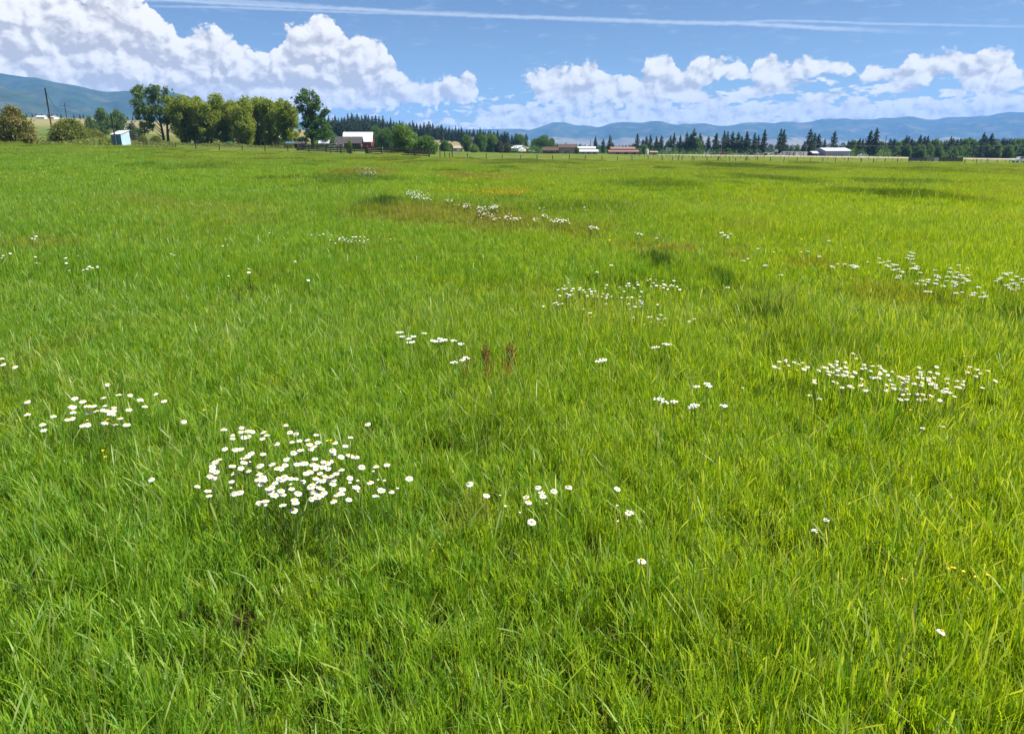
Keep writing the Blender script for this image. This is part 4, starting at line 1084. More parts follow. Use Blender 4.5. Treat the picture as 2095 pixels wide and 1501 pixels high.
M_BROWNWALL = surf('brown_siding', (0.120, 0.095, 0.085), (0.085, 0.068, 0.062), 1.0, 0.85, 0.15)
M_GREYWALL = surf('grey_siding', (0.27, 0.275, 0.29), (0.22, 0.225, 0.24), 1.0, 0.8, 0.15)
M_WHITEWALL = surf('white_siding', (0.74, 0.72, 0.71), (0.62, 0.60, 0.60), 1.0, 0.8, 0.2)
M_REDWALL = surf('barn_red_boards', (0.33, 0.026, 0.035), (0.22, 0.020, 0.028), 1.5, 0.85, 0.15, stretch=(6, 6, .4))
M_SHADEDWALL = surf('shaded_metal_siding', (0.27, 0.31, 0.42), (0.22, 0.255, 0.36), 1.0, 0.5, 0.3, stretch=(6, 6, .4))  # blue grey carries the shade of the warehouse wall in its colour
M_GLASS = surf('dark_window_glass', (0.03, 0.04, 0.05), (0.05, 0.06, 0.08), 1.0, 0.12, 0.5)
M_TRIM = surf('white_trim', (0.7, 0.7, 0.7), (0.6, 0.6, 0.6), 2.0, 0.6, 0.3)
M_GALVP = surf('grey_steel', (0.30, 0.31, 0.33), (0.22, 0.23, 0.25), 3.0, 0.4, 0.5, metal=.5)
M_SHEDSHADE = surf('shaded_blue_sheet_metal', (0.055, 0.20, 0.36), (0.045, 0.16, 0.30), 1.5, 0.5, 0.35, 0.1, stretch=(1, 1, .3))  # darker copy of the shed metal, its shade put into the colour
M_SHEDLIT = surf('sunlit_blue_sheet_metal', (0.48, 0.60, 0.68), (0.40, 0.53, 0.62), 1.2, 0.45, 0.4, 0.1, stretch=(1, 1, .3))  # lighter copy of the shed metal, the sunlight put into the colour
M_BLACK = surf('black_rubber', (0.02, 0.02, 0.02), (0.03, 0.03, 0.03), 3.0, 0.8, 0.2)
M_WIRE = surf('wire', (0.09, 0.09, 0.095), (0.06, 0.06, 0.06), 2.0, 0.5, 0.4)
M_GREENT = surf('green_tank_paint', (0.025, 0.17, 0.11), (0.02, 0.13, 0.09), 2.0, 0.5, 0.4)
M_ORANGE = surf('orange_tarp', (0.60, 0.23, 0.05), (0.5, 0.19, 0.05), 2.0, 0.6, 0.3)

def wall_box(t, w, d, h, rise, mat, axis='x', hip=0):
    """walls; axis: direction of the ridge"""
    if axis == 'x': v, f = prism([(-d / 2, -0.6), (d / 2, -0.6), (d / 2, h), (0, h + rise), (-d / 2, h)], -w / 2, w / 2, 'x')
    else: v, f = prism([(-w / 2, -0.6), (w / 2, -0.6), (w / 2, h), (0, h + rise), (-w / 2, h)], -d / 2, d / 2, 'y')
    o = poly('wall', [(v, f)], mat, t); fix_normals(o); return o
def gable_roof(t, w, d, h, rise, mat, axis='x', over=0.4, th=0.16, name='roof'):
    half = (d if axis == 'x' else w) / 2; L = (w if axis == 'x' else d) / 2 + over
    k = rise / half; e = half + over; ze = h - over * k
    up = 0.03
    prof2 = [(-e, ze + up), (0, h + rise + up), (e, ze + up), (e, ze + up + th), (0, h + rise + up + th), (-e, ze + up + th)]
    v, f = prism(prof2, -L, L, 'x' if axis == 'x' else 'y')
    n = 6
    f = [(0, 1, 4, 5), (1, 2, 3, 4), (n, n + 5, n + 4, n + 1), (n + 1, n + 4, n + 3, n + 2)] + [(i, (i + 1) % n, n + (i + 1) % n, n + i) for i in range(n)]
    o = poly(name, [(v, f)], mat, t); fix_normals(o); return o
def window(t, x, z, w, h, y, facing='front', name='window'):
    """frame standing proud of the wall with a pane set in it"""
    fr = 0.08
    if facing == 'front':
        parts_ = [bx(x - w / 2, x + w / 2, y - .05, y + .02, z, z + fr), bx(x - w / 2, x + w / 2, y - .05, y + .02, z + h - fr, z + h), bx(x - w / 2, x - w / 2 + fr, y - .05, y + .02, z + fr, z + h - fr), bx(x + w / 2 - fr, x + w / 2, y - .05, y + .02, z + fr, z + h - fr)]
        o = poly(name, parts_, M_TRIM, t)
        poly('pane', [bx(x - w / 2 + fr, x + w / 2 - fr, y - .02, y + .01, z + fr, z + h - fr)], M_GLASS, o)
    else:
        s = 1 if facing == 'right' else -1
        a, b = (y - .02, y + .05) if s > 0 else (y - .05, y + .02)
        parts_ = [bx(a, b, x - w / 2, x + w / 2, z, z + fr), bx(a, b, x - w / 2, x + w / 2, z + h - fr, z + h), bx(a, b, x - w / 2, x - w / 2 + fr, z + fr, z + h - fr), bx(a, b, x + w / 2 - fr, x + w / 2, z + fr, z + h - fr)]
        o = poly(name, parts_, M_TRIM, t)
        poly('pane', [bx(y - .01, y + .02, x - w / 2 + fr, x + w / 2 - fr, z + fr, z + h - fr)], M_GLASS, o)
    return o
def door(t, x, w, h, y, mat, name='door', z=0.0):
    o = poly(name, [bx(x - w / 2, x + w / 2, y - .05, y + .02, z, z + h)], mat, t)
    return o
def site(pxc, Y): return P(pxc, Y)

# ------------------------------------------------------------------ tilted blue shed and things round it
def blue_shed():
    b = P(231, 120.5)
    t = thing('metal_shed', 'small tilted pale blue sheet metal shed at the left edge of the field', 'shed', b, math.radians(-19))
    w, d, hf, hr = 2.0, 1.75, 1.95, 2.5
    # front wall with boards in painted shade, ribbed side wall in painted sunlight
    poly('front_wall', [bx(0, w, 0, .05, -.3, hf)], M_SHEDSHADE, t)
    ribs = []
    for k in range(8):
        y0 = .05 + k * (d - .05) / 8; y1 = y0 + (d - .05) / 8
        z1 = hf + (hr - hf) * (y0 + y1) / 2 / d
        ribs.append(((w - .04, y0, y1, z1), k))
    side = []
    for (x_, y0, y1, z1), k in ribs:
        za = hf + (hr - hf) * y0 / d; zb = hf + (hr - hf) * y1 / d
        v = [(w - .04, y0, -.3), (w, y0, -.3), (w, y1, -.3), (w - .04, y1, -.3), (w - .04, y0, za), (w, y0, za), (w, y1, zb), (w - .04, y1, zb)]
        poly('wall_panel', [(v, [(3, 2, 1, 0), (4, 5, 6, 7), (0, 1, 5, 4), (1, 2, 6, 5), (2, 3, 7, 6), (3, 0, 4, 7)]), ([(w, y1 - .05, -.3), (w + .045, y1 - .04, -.3), (w + .045, y1 - .01, -.3), (w, y1, -.3), (w, y1 - .05, zb - .01), (w + .045, y1 - .04, zb - .01), (w + .045, y1 - .01, zb - .01), (w, y1, zb)], [(0, 1, 5, 4), (1, 2, 6, 5), (2, 3, 7, 6), (4, 5, 6, 7)])], M_SHEDLIT, t)
    v = [(0, .05, -.3), (.05, .05, -.3), (.05, d, -.3), (0, d, -.3), (0, .05, hf), (.05, .05, hf), (.05, d, hr), (0, d, hr)]
    poly('left_wall', [(v, [(3, 2, 1, 0), (4, 5, 6, 7), (0, 1, 5, 4), (1, 2, 6, 5), (2, 3, 7, 6), (3, 0, 4, 7)])], M_SHEDSHADE, t)
    poly('rear_wall', [bx(.05, w - .04, d - .05, d, -.3, hr - .02)], M_SHEDSHADE, t)
    s = (hr - hf) / d; o = .12
    v = [(-o, -o, hf - s * o + .02), (w + o, -o, hf - s * o + .02), (w + o, d + o, hr + s * o + .02), (-o, d + o, hr + s * o + .02)]
    v2 = [(x, y, z + .06) for x, y, z in v]
    r = poly('roof', [(v + v2, [(3, 2, 1, 0), (4, 5, 6, 7), (0, 1, 5, 4), (1, 2, 6, 5), (2, 3, 7, 6), (3, 0, 4, 7)])], M_WHITEROOF, t)
    poly('door', [bx(.35, 1.15, -.05, -.003, 0, 1.75)], M_SHEDSHADE, t)
    t.rotation_euler = (0, math.radians(-2.0), t.rotation_euler[2])
blue_shed()

def pole(px, Y, top, name, label, cat, r=.15, mat=None, lean=0.0, arm=None, cap=False, group=None):
    b = P(px, Y); zt = H + Y * (HORIZON - top) / K2; hh = zt - b.z
    t = thing(name, label, cat, b, 0, group)
    poly('shaft', [tubeq((0, 0, -.6), (lean * hh, 0, hh), r, r * .7, 10)], mat or M_POLE, t, True)
    if arm:
        z = hh - arm[1]
        poly('crossarm', [bx(-arm[0], arm[0], -.16, -.02 if r > .05 else 0, z - .07, z + .07)], mat or M_POLE, t)
        for s in (-1, -.5, .5, 1): poly('insulator', [tubeq((s * arm[0] * .92, -.09, z + .071), (s * arm[0] * .92, -.09, z + .28), .06, .05, 8)], M_GALVP, t)
    if cap: poly('cap', [tubeq((lean * hh, 0, hh + .003), (lean * hh, 0, hh + .5), r * 1.3, r * 1.1, 10)], M_TRIM, t)
    return b + Vector((lean * hh, 0, hh))
pA = pole(113, 150, 183, 'utility_pole', 'tall dark utility pole rising behind the rounded olive bush', 'pole', .16)
pB = pole(147, 400, 213, 'utility_pole', 'second dark utility pole farther off, with a crossarm', 'pole', .22, arm=(3.0, 1.3))
pC = pole(240, 114, 233, 'wooden_post', 'tall grey leaning pole in front of the blue shed', 'pole', .12, M_DARKWOOD, lean=-.045)
pole(273, 245, 253, 'slender_post', 'slim dark post with a white cap right of the blue shed', 'post', .11, M_DARKWOOD, cap=True)
pole(300, 240, 262, 'slender_post', 'thin grey stake before the double trunked cottonwood', 'post', .08, M_GREYWOOD)
def wire_between(a, b, sag, label, r=.016, n=24):
    pts = [a.lerp(b, i / n) - Vector((0, 0, sag * 4 * (i / n) * (1 - i / n))) for i in range(n + 1)]
    o0 = a.copy()
    v, f = tube([tuple(p - o0) for p in pts], [r] * (n + 1), 5)
    o = link('overhead_wire', mesh_np('overhead_wire', v, f, [M_WIRE], smooth=True), loc=o0)
    return tag(o, label, 'wire')
wl_ = P(-330, 112); wl_.z = pA.z + 1.8
wire_between(pA - Vector((0, 0, .3)), wl_, 3.2, 'dark sagging wire from the tall left pole out of the left side of the view', .03)
wire_between(pA - Vector((0, 0, .5)), pB - Vector((0, 0, .9)), 4.0, 'dark wire sagging between the two utility poles at the left', .045)
pend = P(330, 760); pend.z = H + 760 * (HORIZON - 243) / K2
wire_between(pB - Vector((0, 0, 1.0)), pend, 5.0, 'thin wire running on from the second pole towards the far rise', .06)

# ------------------------------------------------------------------ fences
M_FPOST = surf('dark_fence_post', (0.060, 0.062, 0.052), (0.040, 0.042, 0.036), 3.0, 0.85, 0.15, rnd=.4)
def yf_of(px): return float(np.interp(px, [-900, 250, 360, 495, 720, 802, 900, 955, 1065, 1400, 1750, 2095, 2900], [128, 132, 145, 145, 146, 150, 158, 165, 170, 180, 190, 200, 215]))
def post_mesh(r, h, sides=6):
    v, f = tubeq((0, 0, -.3), (0, 0, h), r, r * .92, sides)
    me = bpy.data.meshes.new('post'); me.from_pydata(v, [], f); me.materials.append(M_FPOST); me.update(); return me
PM = [post_mesh(.095, 1.25), post_mesh(.08, 1.15, 5), post_mesh(.13, 1.35)]
PM2 = [post_mesh(.055, 1.1, 5), post_mesh(.07, 1.0, 5)]
def wire_fence(label, pts, strands=(0.45, 0.8, 1.1), meshes=None, group=None, thick=.012, braces=()):
    b0 = Vector(pts[0]); t = thing('wire_fence', label, 'fence', b0, 0, group)
    r = random.Random(len(pts))
    for i, p in enumerate(pts):
        o = link('post', (meshes or PM)[r.choice([0, 0, 1]) if i not in braces else -1], t, Vector(p) - b0)
        o.rotation_euler = (r.uniform(-.04, .04), r.uniform(-.06, .06), r.uniform(0, 6)); o.scale = (1, 1, r.uniform(.88, 1.1))
    for z in strands:
        v, f = tube([tuple(Vector(p) - b0 + Vector((0, -.08, z))) for p in pts], [thick] * len(pts), 3)
        link('wire', mesh_np('wire', v, f, [M_WIRE]), t)
    for i in braces:
        p = Vector(pts[i]) - b0
        poly('brace', [tubeq((p.x + .09, p.y, p.z + 1.0), (p.x + 1.5, p.y, p.z - .05), .05, .05, 6)], M_FPOST, t)
    return t
f1 = [302, 360, 401, 449, 496, 542, 589, 632, 676, 718]
wire_fence('wire fence on dark posts from the blue shed to the plank corral', [P(x, yf_of(x)) for x in f1])
f2 = [910, 919, 956, 995, 1027, 1065, 1099, 1131, 1165, 1198, 1232, 1264, 1294, 1327, 1356, 1377, 1389, 1397, 1417, 1421, 1448, 1471, 1494, 1507, 1528, 1551, 1578, 1606, 1633, 1660, 1686, 1712, 1738, 1765, 1790, 1814, 1840, 1864, 1888, 1911, 1935, 1955, 1978, 2002, 2024, 2046, 2070, 2094, 2120, 2150]
wire_fence('long wire fence on dark posts crossing the far edge of the field', [P(x, yf_of(x)) for x in f2], braces=(21, 24))
f3 = list(np.arange(1290, 1500, 9.2)) + list(np.arange(1500, 2150, 16.5))
wire_fence('second wire fence in the pasture beyond the long one, small dark posts', [P(x + random.uniform(-2, 2), np.interp(x, [1290, 1500, 2100], [250, 252, 232])) for x in f3], (0.5, .9), PM2 + PM2, thick=.014)
f4 = list(np.arange(1075, 1570, 7.0))
wire_fence('farthest fine fence in front of the brown house and the barns', [P(x + random.uniform(-1, 1), 350) for x in f4], (0.5, .9), PM2 + PM2, thick=.02)
f5 = [1640, 1655, 1672, 1690, 1708, 1725, 1742, 1760, 1780, 1800, 1820, 1840]
wire_fence('short row of posts in the pasture before the metal warehouse', [P(x, 300) for x in f5], (0.5,), PM2 + PM2, thick=.02)

# corral of horizontal planks
def plank_line(label, pts, rails, h=1.35, post=.11, group='plank corral sides', light=()):
    b0 = Vector(pts[0]); t = thing('corral_fence', label, 'corral', b0, 0, group)
    r = random.Random(3 + len(pts))
    for i, p in enumerate(pts):
        q = Vector(p) - b0; hh = h * r.uniform(.98, 1.12)
        poly('post', [tubeq((q.x, q.y, q.z - .3), (q.x + r.uniform(-.04, .04), q.y, q.z + hh), post, post * .9, 7)], M_DARKWOOD, t)
    for i in range(len(pts) - 1):
        a = Vector(pts[i]) - b0; b = Vector(pts[i + 1]) - b0
        d = (b - a); L = d.length
        for j, z in enumerate(rails):
            if r.random() < .04: continue
            za = a.z + z + r.uniform(-.03, .03); zb = b.z + z + r.uniform(-.03, .03)
            hw = .105 if j < len(rails) - 1 else .085
            yo = -.13
            v = [(a.x, a.y + yo - .02, za - hw), (b.x, b.y + yo - .02, zb - hw), (b.x, b.y + yo + .02, zb - hw), (a.x, a.y + yo + .02, za - hw),
                 (a.x, a.y + yo - .02, za + hw), (b.x, b.y + yo - .02, zb + hw), (b.x, b.y + yo + .02, zb + hw), (a.x, a.y + yo + .02, za + hw)]
            # stagger so boards meet end to end
            v = [(x + (0.02 if k in (0, 3, 4, 7) else -0.02), y, z_) for k, (x, y, z_) in enumerate(v)]
            poly('plank', [(v, [(3, 2, 1, 0), (4, 5, 6, 7), (0, 1, 5, 4), (1, 2, 6, 5), (2, 3, 7, 6), (3, 0, 4, 7)])], M_GREYWOOD if r.random() < .8 else M_DARKWOOD, t)
    return t
cx = [608, 632, 667, 697, 717, 748, 752, 781, 814, 848, 878]
plank_line('front side of the weathered plank corral, facing the field', [P(x, np.interp(x, [608, 878], [172, 160])) for x in cx], (.32, .68, 1.05, 1.42), 1.62, .16)
cb = [618, 650, 690, 725, 760, 800, 835, 866]
plank_line('rear side of the weathered plank corral, seen through the front planks', [P(x, 188) for x in cb], (.45, .95, 1.45), 1.6, .12)
plank_line('left end of the weathered plank corral, running away from the field', [P(608.5, 174), P(612, 179), P(616, 184), P(618, 187.5)], (.3, .7, 1.2), 1.4, .12)
plank_line('middle divider of the plank corral', [P(749, 167), P(755, 174), P(760, 187)], (.3, .7, 1.1), 1.4, .12)
def gate():
    a, b = P(900, 158), P(925, 160)
    t = thing('field_gate', 'tall pair of grey gateposts with a cross rail between corral and wire fence', 'gate', a)
    d = b - a
    poly('gatepost', [tubeq((0, 0, -.3), (0, 0, 1.85), .11, .1, 8)], M_GREYWOOD, t)
    poly('gatepost', [tubeq((d.x, d.y, d.z - .3), (d.x, d.y, d.z + 1.75), .11, .1, 8)], M_DARKWOOD, t)
    poly('cross_rail', [tubeq((.1, 0, 1.35), (d.x - .1, d.y, d.z + 1.3), .035, .035, 6)], M_DARKWOOD, t)
gate()
s1 = P(912, 159); tag(poly('leaning_stick', [tubeq((0, 0, -.1), (-.35, 0, .75), .05, .04, 6)], M_DARKWOOD, None), 'short leaning stick between the tall gateposts', 'stick').location = s1
def shed_gate():
    a = P(271, 131)
    t = thing('pipe_gate', 'low dark rail gate just right of the blue shed', 'gate', a)
    b = P(302, 132) - a; c = P(295, 132) - a
    poly('post', [tubeq((c.x, c.y, c.z - .2), (c.x, c.y, c.z + 1.15), .08, .07, 7)], M_FPOST, t)
    poly('rail', [tubeq((0, -.1, .75), (b.x - .1, b.y - .1, b.z + .75), .04, .04, 6)], M_FPOST, t)
    poly('rail', [tubeq((0, -.1, .35), (b.x - .1, b.y - .1, b.z + .35), .03, .03, 6)], M_FPOST, t)
shed_gate()
for px, lab, m, r_ in ((207, 'short thick dark post left of the blue shed', M_DARKWOOD, .17), (224, 'short rusty brown post beside the blue shed', M_POLE, .12)):
    b = P(px, 128); o = poly('stub_post', [tubeq((0, 0, -.3), (0, 0, .95), r_, r_ * .9, 8)], m, None); o.location = b; tag(o, lab, 'post')
def plank_barrier():
    t = thing('plank_fence', 'long low dark plank fence before the gabled house and the white garage', 'fence', P(984, 384))
    a = P(984, 384); xs = list(range(984, 1135, 10))
    for i in range(len(xs) - 1):
        p = P(xs[i], 384) - a; q = P(xs[i + 1], 384) - a
        poly('plank', [bx(p.x, q.x - .03, -.05, 0, min(p.z, q.z), max(p.z, q.z) + .75)], M_DARKWOOD, t)
        poly('post', [bx(p.x - .08, p.x + .08, .003, .15, p.z - .2, p.z + 1.0)], M_DARKWOOD, t)
plank_barrier()
def panel_wall():
    Y = 246
    cols = [('navy_panel', 1862, 1884, surf('navy_sheet', (0.015, 0.030, 0.075), (0.02, 0.04, 0.09), 2, .6)), ('green_panel', 1884, 1898, surf('green_sheet', (0.035, 0.075, 0.055), (0.03, 0.06, 0.05), 2, .6)),
            ('grey_panel', 1898, 1907, surf('grey_sheet', (0.17, 0.18, 0.19), (0.13, 0.14, 0.15), 2, .6)), ('grey_panel', 1907, 1915, surf('mid_grey_sheet', (0.22, 0.23, 0.24), (0.18, 0.19, 0.2), 2, .6)),
            ('white_panel', 1915, 1924, surf('pale_sheet', (0.45, 0.47, 0.52), (0.38, 0.4, 0.45), 2, .6)), ('black_panel', 1924, 1948, surf('black_sheet', (0.022, 0.018, 0.025), (0.03, 0.022, 0.03), 2, .6)), ('black_panel', 1948, 1974, surf('black_sheet_two', (0.018, 0.018, 0.024), (0.03, 0.025, 0.03), 2, .6))]
    a = P(1862, Y); t = thing('panel_screen', 'low screen of navy, green, grey, white and black panels before the right hand tree belt', 'screen', a)
    for n, x0, x1, m in cols:
        p = P(x0, Y) - a; q = P(x1, Y) - a
        poly(n, [bx(p.x + .01, q.x - .01, -.03, .03, min(p.z, q.z) + .08, max(p.z, q.z) + 1.2)], m, t)
        poly('post', [bx(p.x - .05, p.x + .05, .033, .13, p.z - .2, p.z + 1.25)], M_DARKWOOD, t)
panel_wall()

# ------------------------------------------------------------------ buildings
def log_house():
    Y = 236; b = P(552, Y)
    t = thing('log_house', 'dark log house with metal roof half hidden under the willows', 'house', b, math.radians(-24))
    w, d, h = 7.5, 6.0, 2.4
    wall_box(t, w, d, h, 2.1, M_LOG, 'y')
    gable_roof(t, w, d, h, 2.1, M_GALV, 'y', .5)
    window(t, -1.0, 1.0, .9, .9, -d / 2); window(t, 1.4, 1.0, .9, .9, -d / 2)
    poly('porch_roof', [prism([(-w / 2 - 2.1, 1.95), (-w / 2 - .55, 2.5), (-w / 2 - .55, 2.6), (-w / 2 - 2.1, 2.05)], -d / 2, d / 2, 'y')], M_GALV, t)
    for y in (-d / 2 + .1, 0, d / 2 - .1): poly('porch_post', [bx(-w / 2 - 2.0, -w / 2 - 1.85, y - .07, y + .07, -.3, 1.98)], M_DARKWOOD, t)
    poly('chimney', [bx(-.3, .3, 1.0, 1.6, h + 1.0, h + 2.9)], M_BROWNWALL, t)
log_house()
def shelter():
    b = P(597, 200); t = thing('open_shelter', 'low blue metal roofed open shelter right of the log house', 'shelter', b)
    poly('roof', [prism([(-1.0, 1.25), (0.2, 1.75), (1.3, 1.45), (1.3, 1.52), (.2, 1.82), (-1.0, 1.32)], -1.4, 1.4, 'x')], surf('blue_metal_roof', (0.08, 0.14, 0.20), (0.06, 0.11, 0.16), 2, .5), t)
    for x in (-1.25, 1.25):
        for y in (-.9, 1.1): poly('post', [bx(x - .06, x + .06, y - .06, y + .06, -.3, 1.3)], M_DARKWOOD, t)
    poly('tarp', [bx(-1.2, 1.2, -1.03, -1.0, .85, 1.15)], M_ORANGE, t)
shelter()
def dark_shed():
    b = P(615, 196); t = thing('small_shed', 'low black board shed beside the dark cottonwood trunk', 'shed', b)
    wall_box(t, 2.4, 2.2, 1.35, .45, M_LOG, 'x'); gable_roof(t, 2.4, 2.2, 1.35, .45, M_GREYROOF, 'x', .2, .06); window(t, .6, .6, .5, .4, -1.1)
dark_shed()
def pale_shed():
    Y = 300; b = P(674, Y); t = thing('metal_roofed_shed', 'shed with a long pale grey metal roof left of the dark roofed barn', 'shed', b, math.radians(6))
    w = mw(33, Y); d = 6; h = 1.6
    wall_box(t, w, d, h, 1.9, M_GREYWALL, 'x'); gable_roof(t, w, d, h, 1.9, M_GALV, 'x', .5); window(t, 1.5, .5, 1.2, .7, -d / 2); door(t, -1.2, .9, 1.4, -d / 2, M_TRIM)
pale_shed()
def dark_barn():
    Y = 285; b = P(715, Y); t = thing('low_barn', 'long low barn with charcoal shingle roof in front of the red barn', 'barn', b, math.radians(4))
    w = mw(50, Y); d = 5; h = 2.0
    wall_box(t, w, d, h, 2.0, M_BROWNWALL, 'x'); gable_roof(t, w, d, h, 2.0, M_GREYROOF, 'x', .5); door(t, 2.5, 1.6, 1.8, -d / 2, M_DARKWOOD); window(t, -1.5, .8, .9, .7, -d / 2)
dark_barn()
def log_cabin():
    b = P(697, 262); t = thing('log_cabin', 'tiny tan log cabin at the left corner of the dark roofed barn', 'cabin', b)
    for k in range(6): poly('log', [tubeq((-1.1, -.9, .12 + k * .22), (1.1, -.9, .12 + k * .22), .11, .11, 7)], M_TAN, t)
    wall_box(t, 2.0, 1.7, 1.3, .4, M_TAN, 'x'); gable_roof(t, 2.0, 1.7, 1.3, .4, M_GREYROOF, 'x', .2, .06)
log_cabin()
def red_barn():
    Y = 330; b = P(735, Y); t = thing('red_barn', 'red barn under a broad white gambrel metal roof', 'barn', b, math.radians(5))
    w = mw(55, Y); d = 9.0; h = 2.75
    z0 = h; g = [(-d / 2, h), (-d / 2 + 1.9, h + 2.3), (-.9, h + 3.5), (0, h + 3.7), (.9, h + 3.5), (d / 2 - 1.9, h + 2.3), (d / 2, h)]
    v, f = prism([(-d / 2, -.5)] + g[:0] + [(-d / 2, h)] + g[1:-1] + [(d / 2, h), (d / 2, -.5)], -w / 2, w / 2, 'x')
    o = poly('wall', [(v, f)], M_REDWALL, t); fix_normals(o)
    top = [(y * 1.07, z + .08) for y, z in g]; top[0] = (-d / 2 - .45, h - .25); top[-1] = (d / 2 + .45, h - .25)
    n = len(top); L = w / 2 + .5
    v = [(-L, y, z) for y, z in top] + [(L, y, z) for y, z in top] + [(-L, y, z + .14) for y, z in top] + [(L, y, z + .14) for y, z in top]
    f = []
    for i in range(n - 1):
        f += [(i, i + 1, n + i + 1, n + i), (2 * n + i, 3 * n + i, 3 * n + i + 1, 2 * n + i + 1), (i, 2 * n + i, 2 * n + i + 1, i + 1), (n + i, n + i + 1, 3 * n + i + 1, 3 * n + i)]
    f += [(0, n, 3 * n, 2 * n), (n - 1, 3 * n - 1, 4 * n - 1, 2 * n - 1)]
    o = poly('roof', [(v, f)], M_WHITEROOF, t); fix_normals(o)
    for k in range(12):
        x = -L + (k + .5) * 2 * L / 12
        sg = [((y0, z0_), (y1, z1_)) for (y0, z0_), (y1, z1_) in zip(top[:3], top[1:4])]
        poly('roof_seam', [([(x - .03, a[0], a[1] + .143), (x + .03, a[0], a[1] + .143), (x + .03, c[0], c[1] + .143), (x - .03, c[0], c[1] + .143), (x - .03, a[0], a[1] + .20), (x + .03, a[0], a[1] + .20), (x + .03, c[0], c[1] + .20), (x - .03, c[0], c[1] + .20)], [(4, 5, 6, 7), (0, 1, 5, 4), (1, 2, 6, 5), (3, 0, 4, 7)]) for a, c in sg], M_WHITEROOF, t)
    door(t, w * .30, 2.2, 1.9, -d / 2, M_REDWALL, 'barn_door'); poly('corner_board', [bx(w / 2 - .15, w / 2 + .03, -d / 2 - .06, -d / 2 - .003, 0, h)], M_TRIM, t)
red_barn()
for px, Y, w_, h_, m, nm, lab, cat in ((471, 208, 1.9, 1.1, M_GREENT, 'storage_tank', 'green round storage tank under the willows', 'tank'), (1324, 405, 1.6, 2.6, M_WHITEWALL, 'storage_tank', 'pale upright tank at the right end of the red roofed barn', 'tank'), (781, 200, .6, 1.3, M_TRIM, 'white_barrel', 'small white barrel behind the right half of the corral', 'barrel')):
    b = P(px, Y); t = thing(nm, lab, cat, b)
    poly('body', [tubeq((0, 0, -.2), (0, 0, h_), w_ / 2, w_ / 2, 20)], m, t); poly('lid', [tubeq((0, 0, h_ + .003), (0, 0, h_ + .12), w_ / 2 * 1.03, w_ * .2, 20)], m, t)
def simple_house(name, label, cat, px0, px1, Y, h, rise, wall, roof, d=7, rz=0, axis='x', over=.4, wins=(), doors=(), chim=False, dz=0, side=()):
    pc = (px0 + px1) / 2; b = P(pc, Y); b.z += dz
    t = thing(name, label, cat, b, math.radians(rz)); w = mw(px1 - px0, Y) / max(.5, math.cos(math.radians(rz)))
    wall_box(t, w, d, h, rise, wall, axis); gable_roof(t, w, d, h, rise, roof, axis, over)
    for x, z, a, c in wins: window(t, x * w / 2, z, a, c, -d / 2)
    for x, a, c, m in doors: door(t, x * w / 2, a, c, -d / 2, m)
    for y, z, a, c in side: window(t, y, z, a, c, w / 2, 'right')
    if chim: poly('chimney', [bx(w * .2, w * .2 + .7, -.3, .4, h + rise * .6, h + rise + 1.1)], M_BROWNWALL, t)
    return t
simple_house('hill_house', 'brown roofed house among the pines on the wooded slope', 'house', 948, 969, 560, 3.4, 1.9, M_BROWNWALL, M_GREYROOF, 8, 3, dz=0.8, wins=((-.5, 1.6, 1.4, 1.2), (0.1, 1.6, 1.4, 1.2), (.6, 1.6, 1.4, 1.2)), chim=True)
poly('deck', [bx(-3.6, 3.6, -6.0, -4.003, -.6, .9)], M_TAN, bpy.data.objects['hill_house'])
simple_house('low_shed', 'low tan shed with a pale roof left of the gabled house', 'shed', 927, 946, 380, 1.5, .9, M_GREYWALL, M_TAN, 5, 4, doors=((.2, 1.8, 1.3, M_TRIM),), wins=((-.5, .6, .8, .6),))
simple_house('gabled_house', 'dark house with its gable towards the field left of the white garage', 'house', 990, 1012, 392, 1.7, 1.7, M_LOG, M_BROWNROOF, 7, 0, 'y', .7, wins=((-.3, .6, 1.0, .8), (.4, .6, 1.0, .8)), chim=False)
simple_house('gabled_house_wing', 'low brown roofed wing behind the dark gabled house', 'house', 1008, 1026, 400, 1.8, 1.5, M_BROWNWALL, M_BROWNROOF, 6, 0, wins=((0, .8, .8, .7),))
def white_garage():
    Y = 395; b = P(1061, Y); t = thing('white_garage', 'white garage with a white metal roof, its gable lit', 'garage', b, math.radians(-38))
    w, d, h = 4.9, 6.4, 2.3
    wall_box(t, w, d, h, 1.25, M_WHITEWALL, 'x'); gable_roof(t, w, d, h, 1.25, M_WHITEROOF, 'x', .3)
    t2 = poly('orange_trim', [bx(w / 2 + .003, w / 2 + .05, d / 2 - .35, d / 2, 0, h)], M_ORANGE, t)
    window(t, -.5, 1.0, .9, .8, w / 2, 'right'); door(t, .8, 1.0, 1.9, -d / 2, M_TRIM)
white_garage()
simple_house('orange_shed', 'small orange tan shed tucked behind the white garage', 'shed', 1073, 1081, 408, 2.2, .5, M_ORANGE, M_TAN, 3, 0, doors=((0, .8, 1.5, M_BROWNWALL),))
simple_house('brown_house_wing', 'low wing with olive brown roof at the left of the brown house', 'house', 1111, 1141, 398, 1.5, 1.6, M_BROWNWALL, M_BROWNROOF, 7, 0, wins=((-.2, .6, 1.0, .7), (.5, .6, 1.0, .7)))
simple_house('brown_house', 'two storey brown house with reddish brown roof in the middle distance', 'house', 1142, 1176, 402, 3.0, 1.6, M_TAN, M_BROWNROOF, 8, 3, wins=((.55, 1.9, 1.0, .8), (-.5, 1.9, 1.0, .8), (.1, .5, 1.4, 1.0)), doors=((-.2, .9, 1.4, M_BROWNWALL),), chim=False)
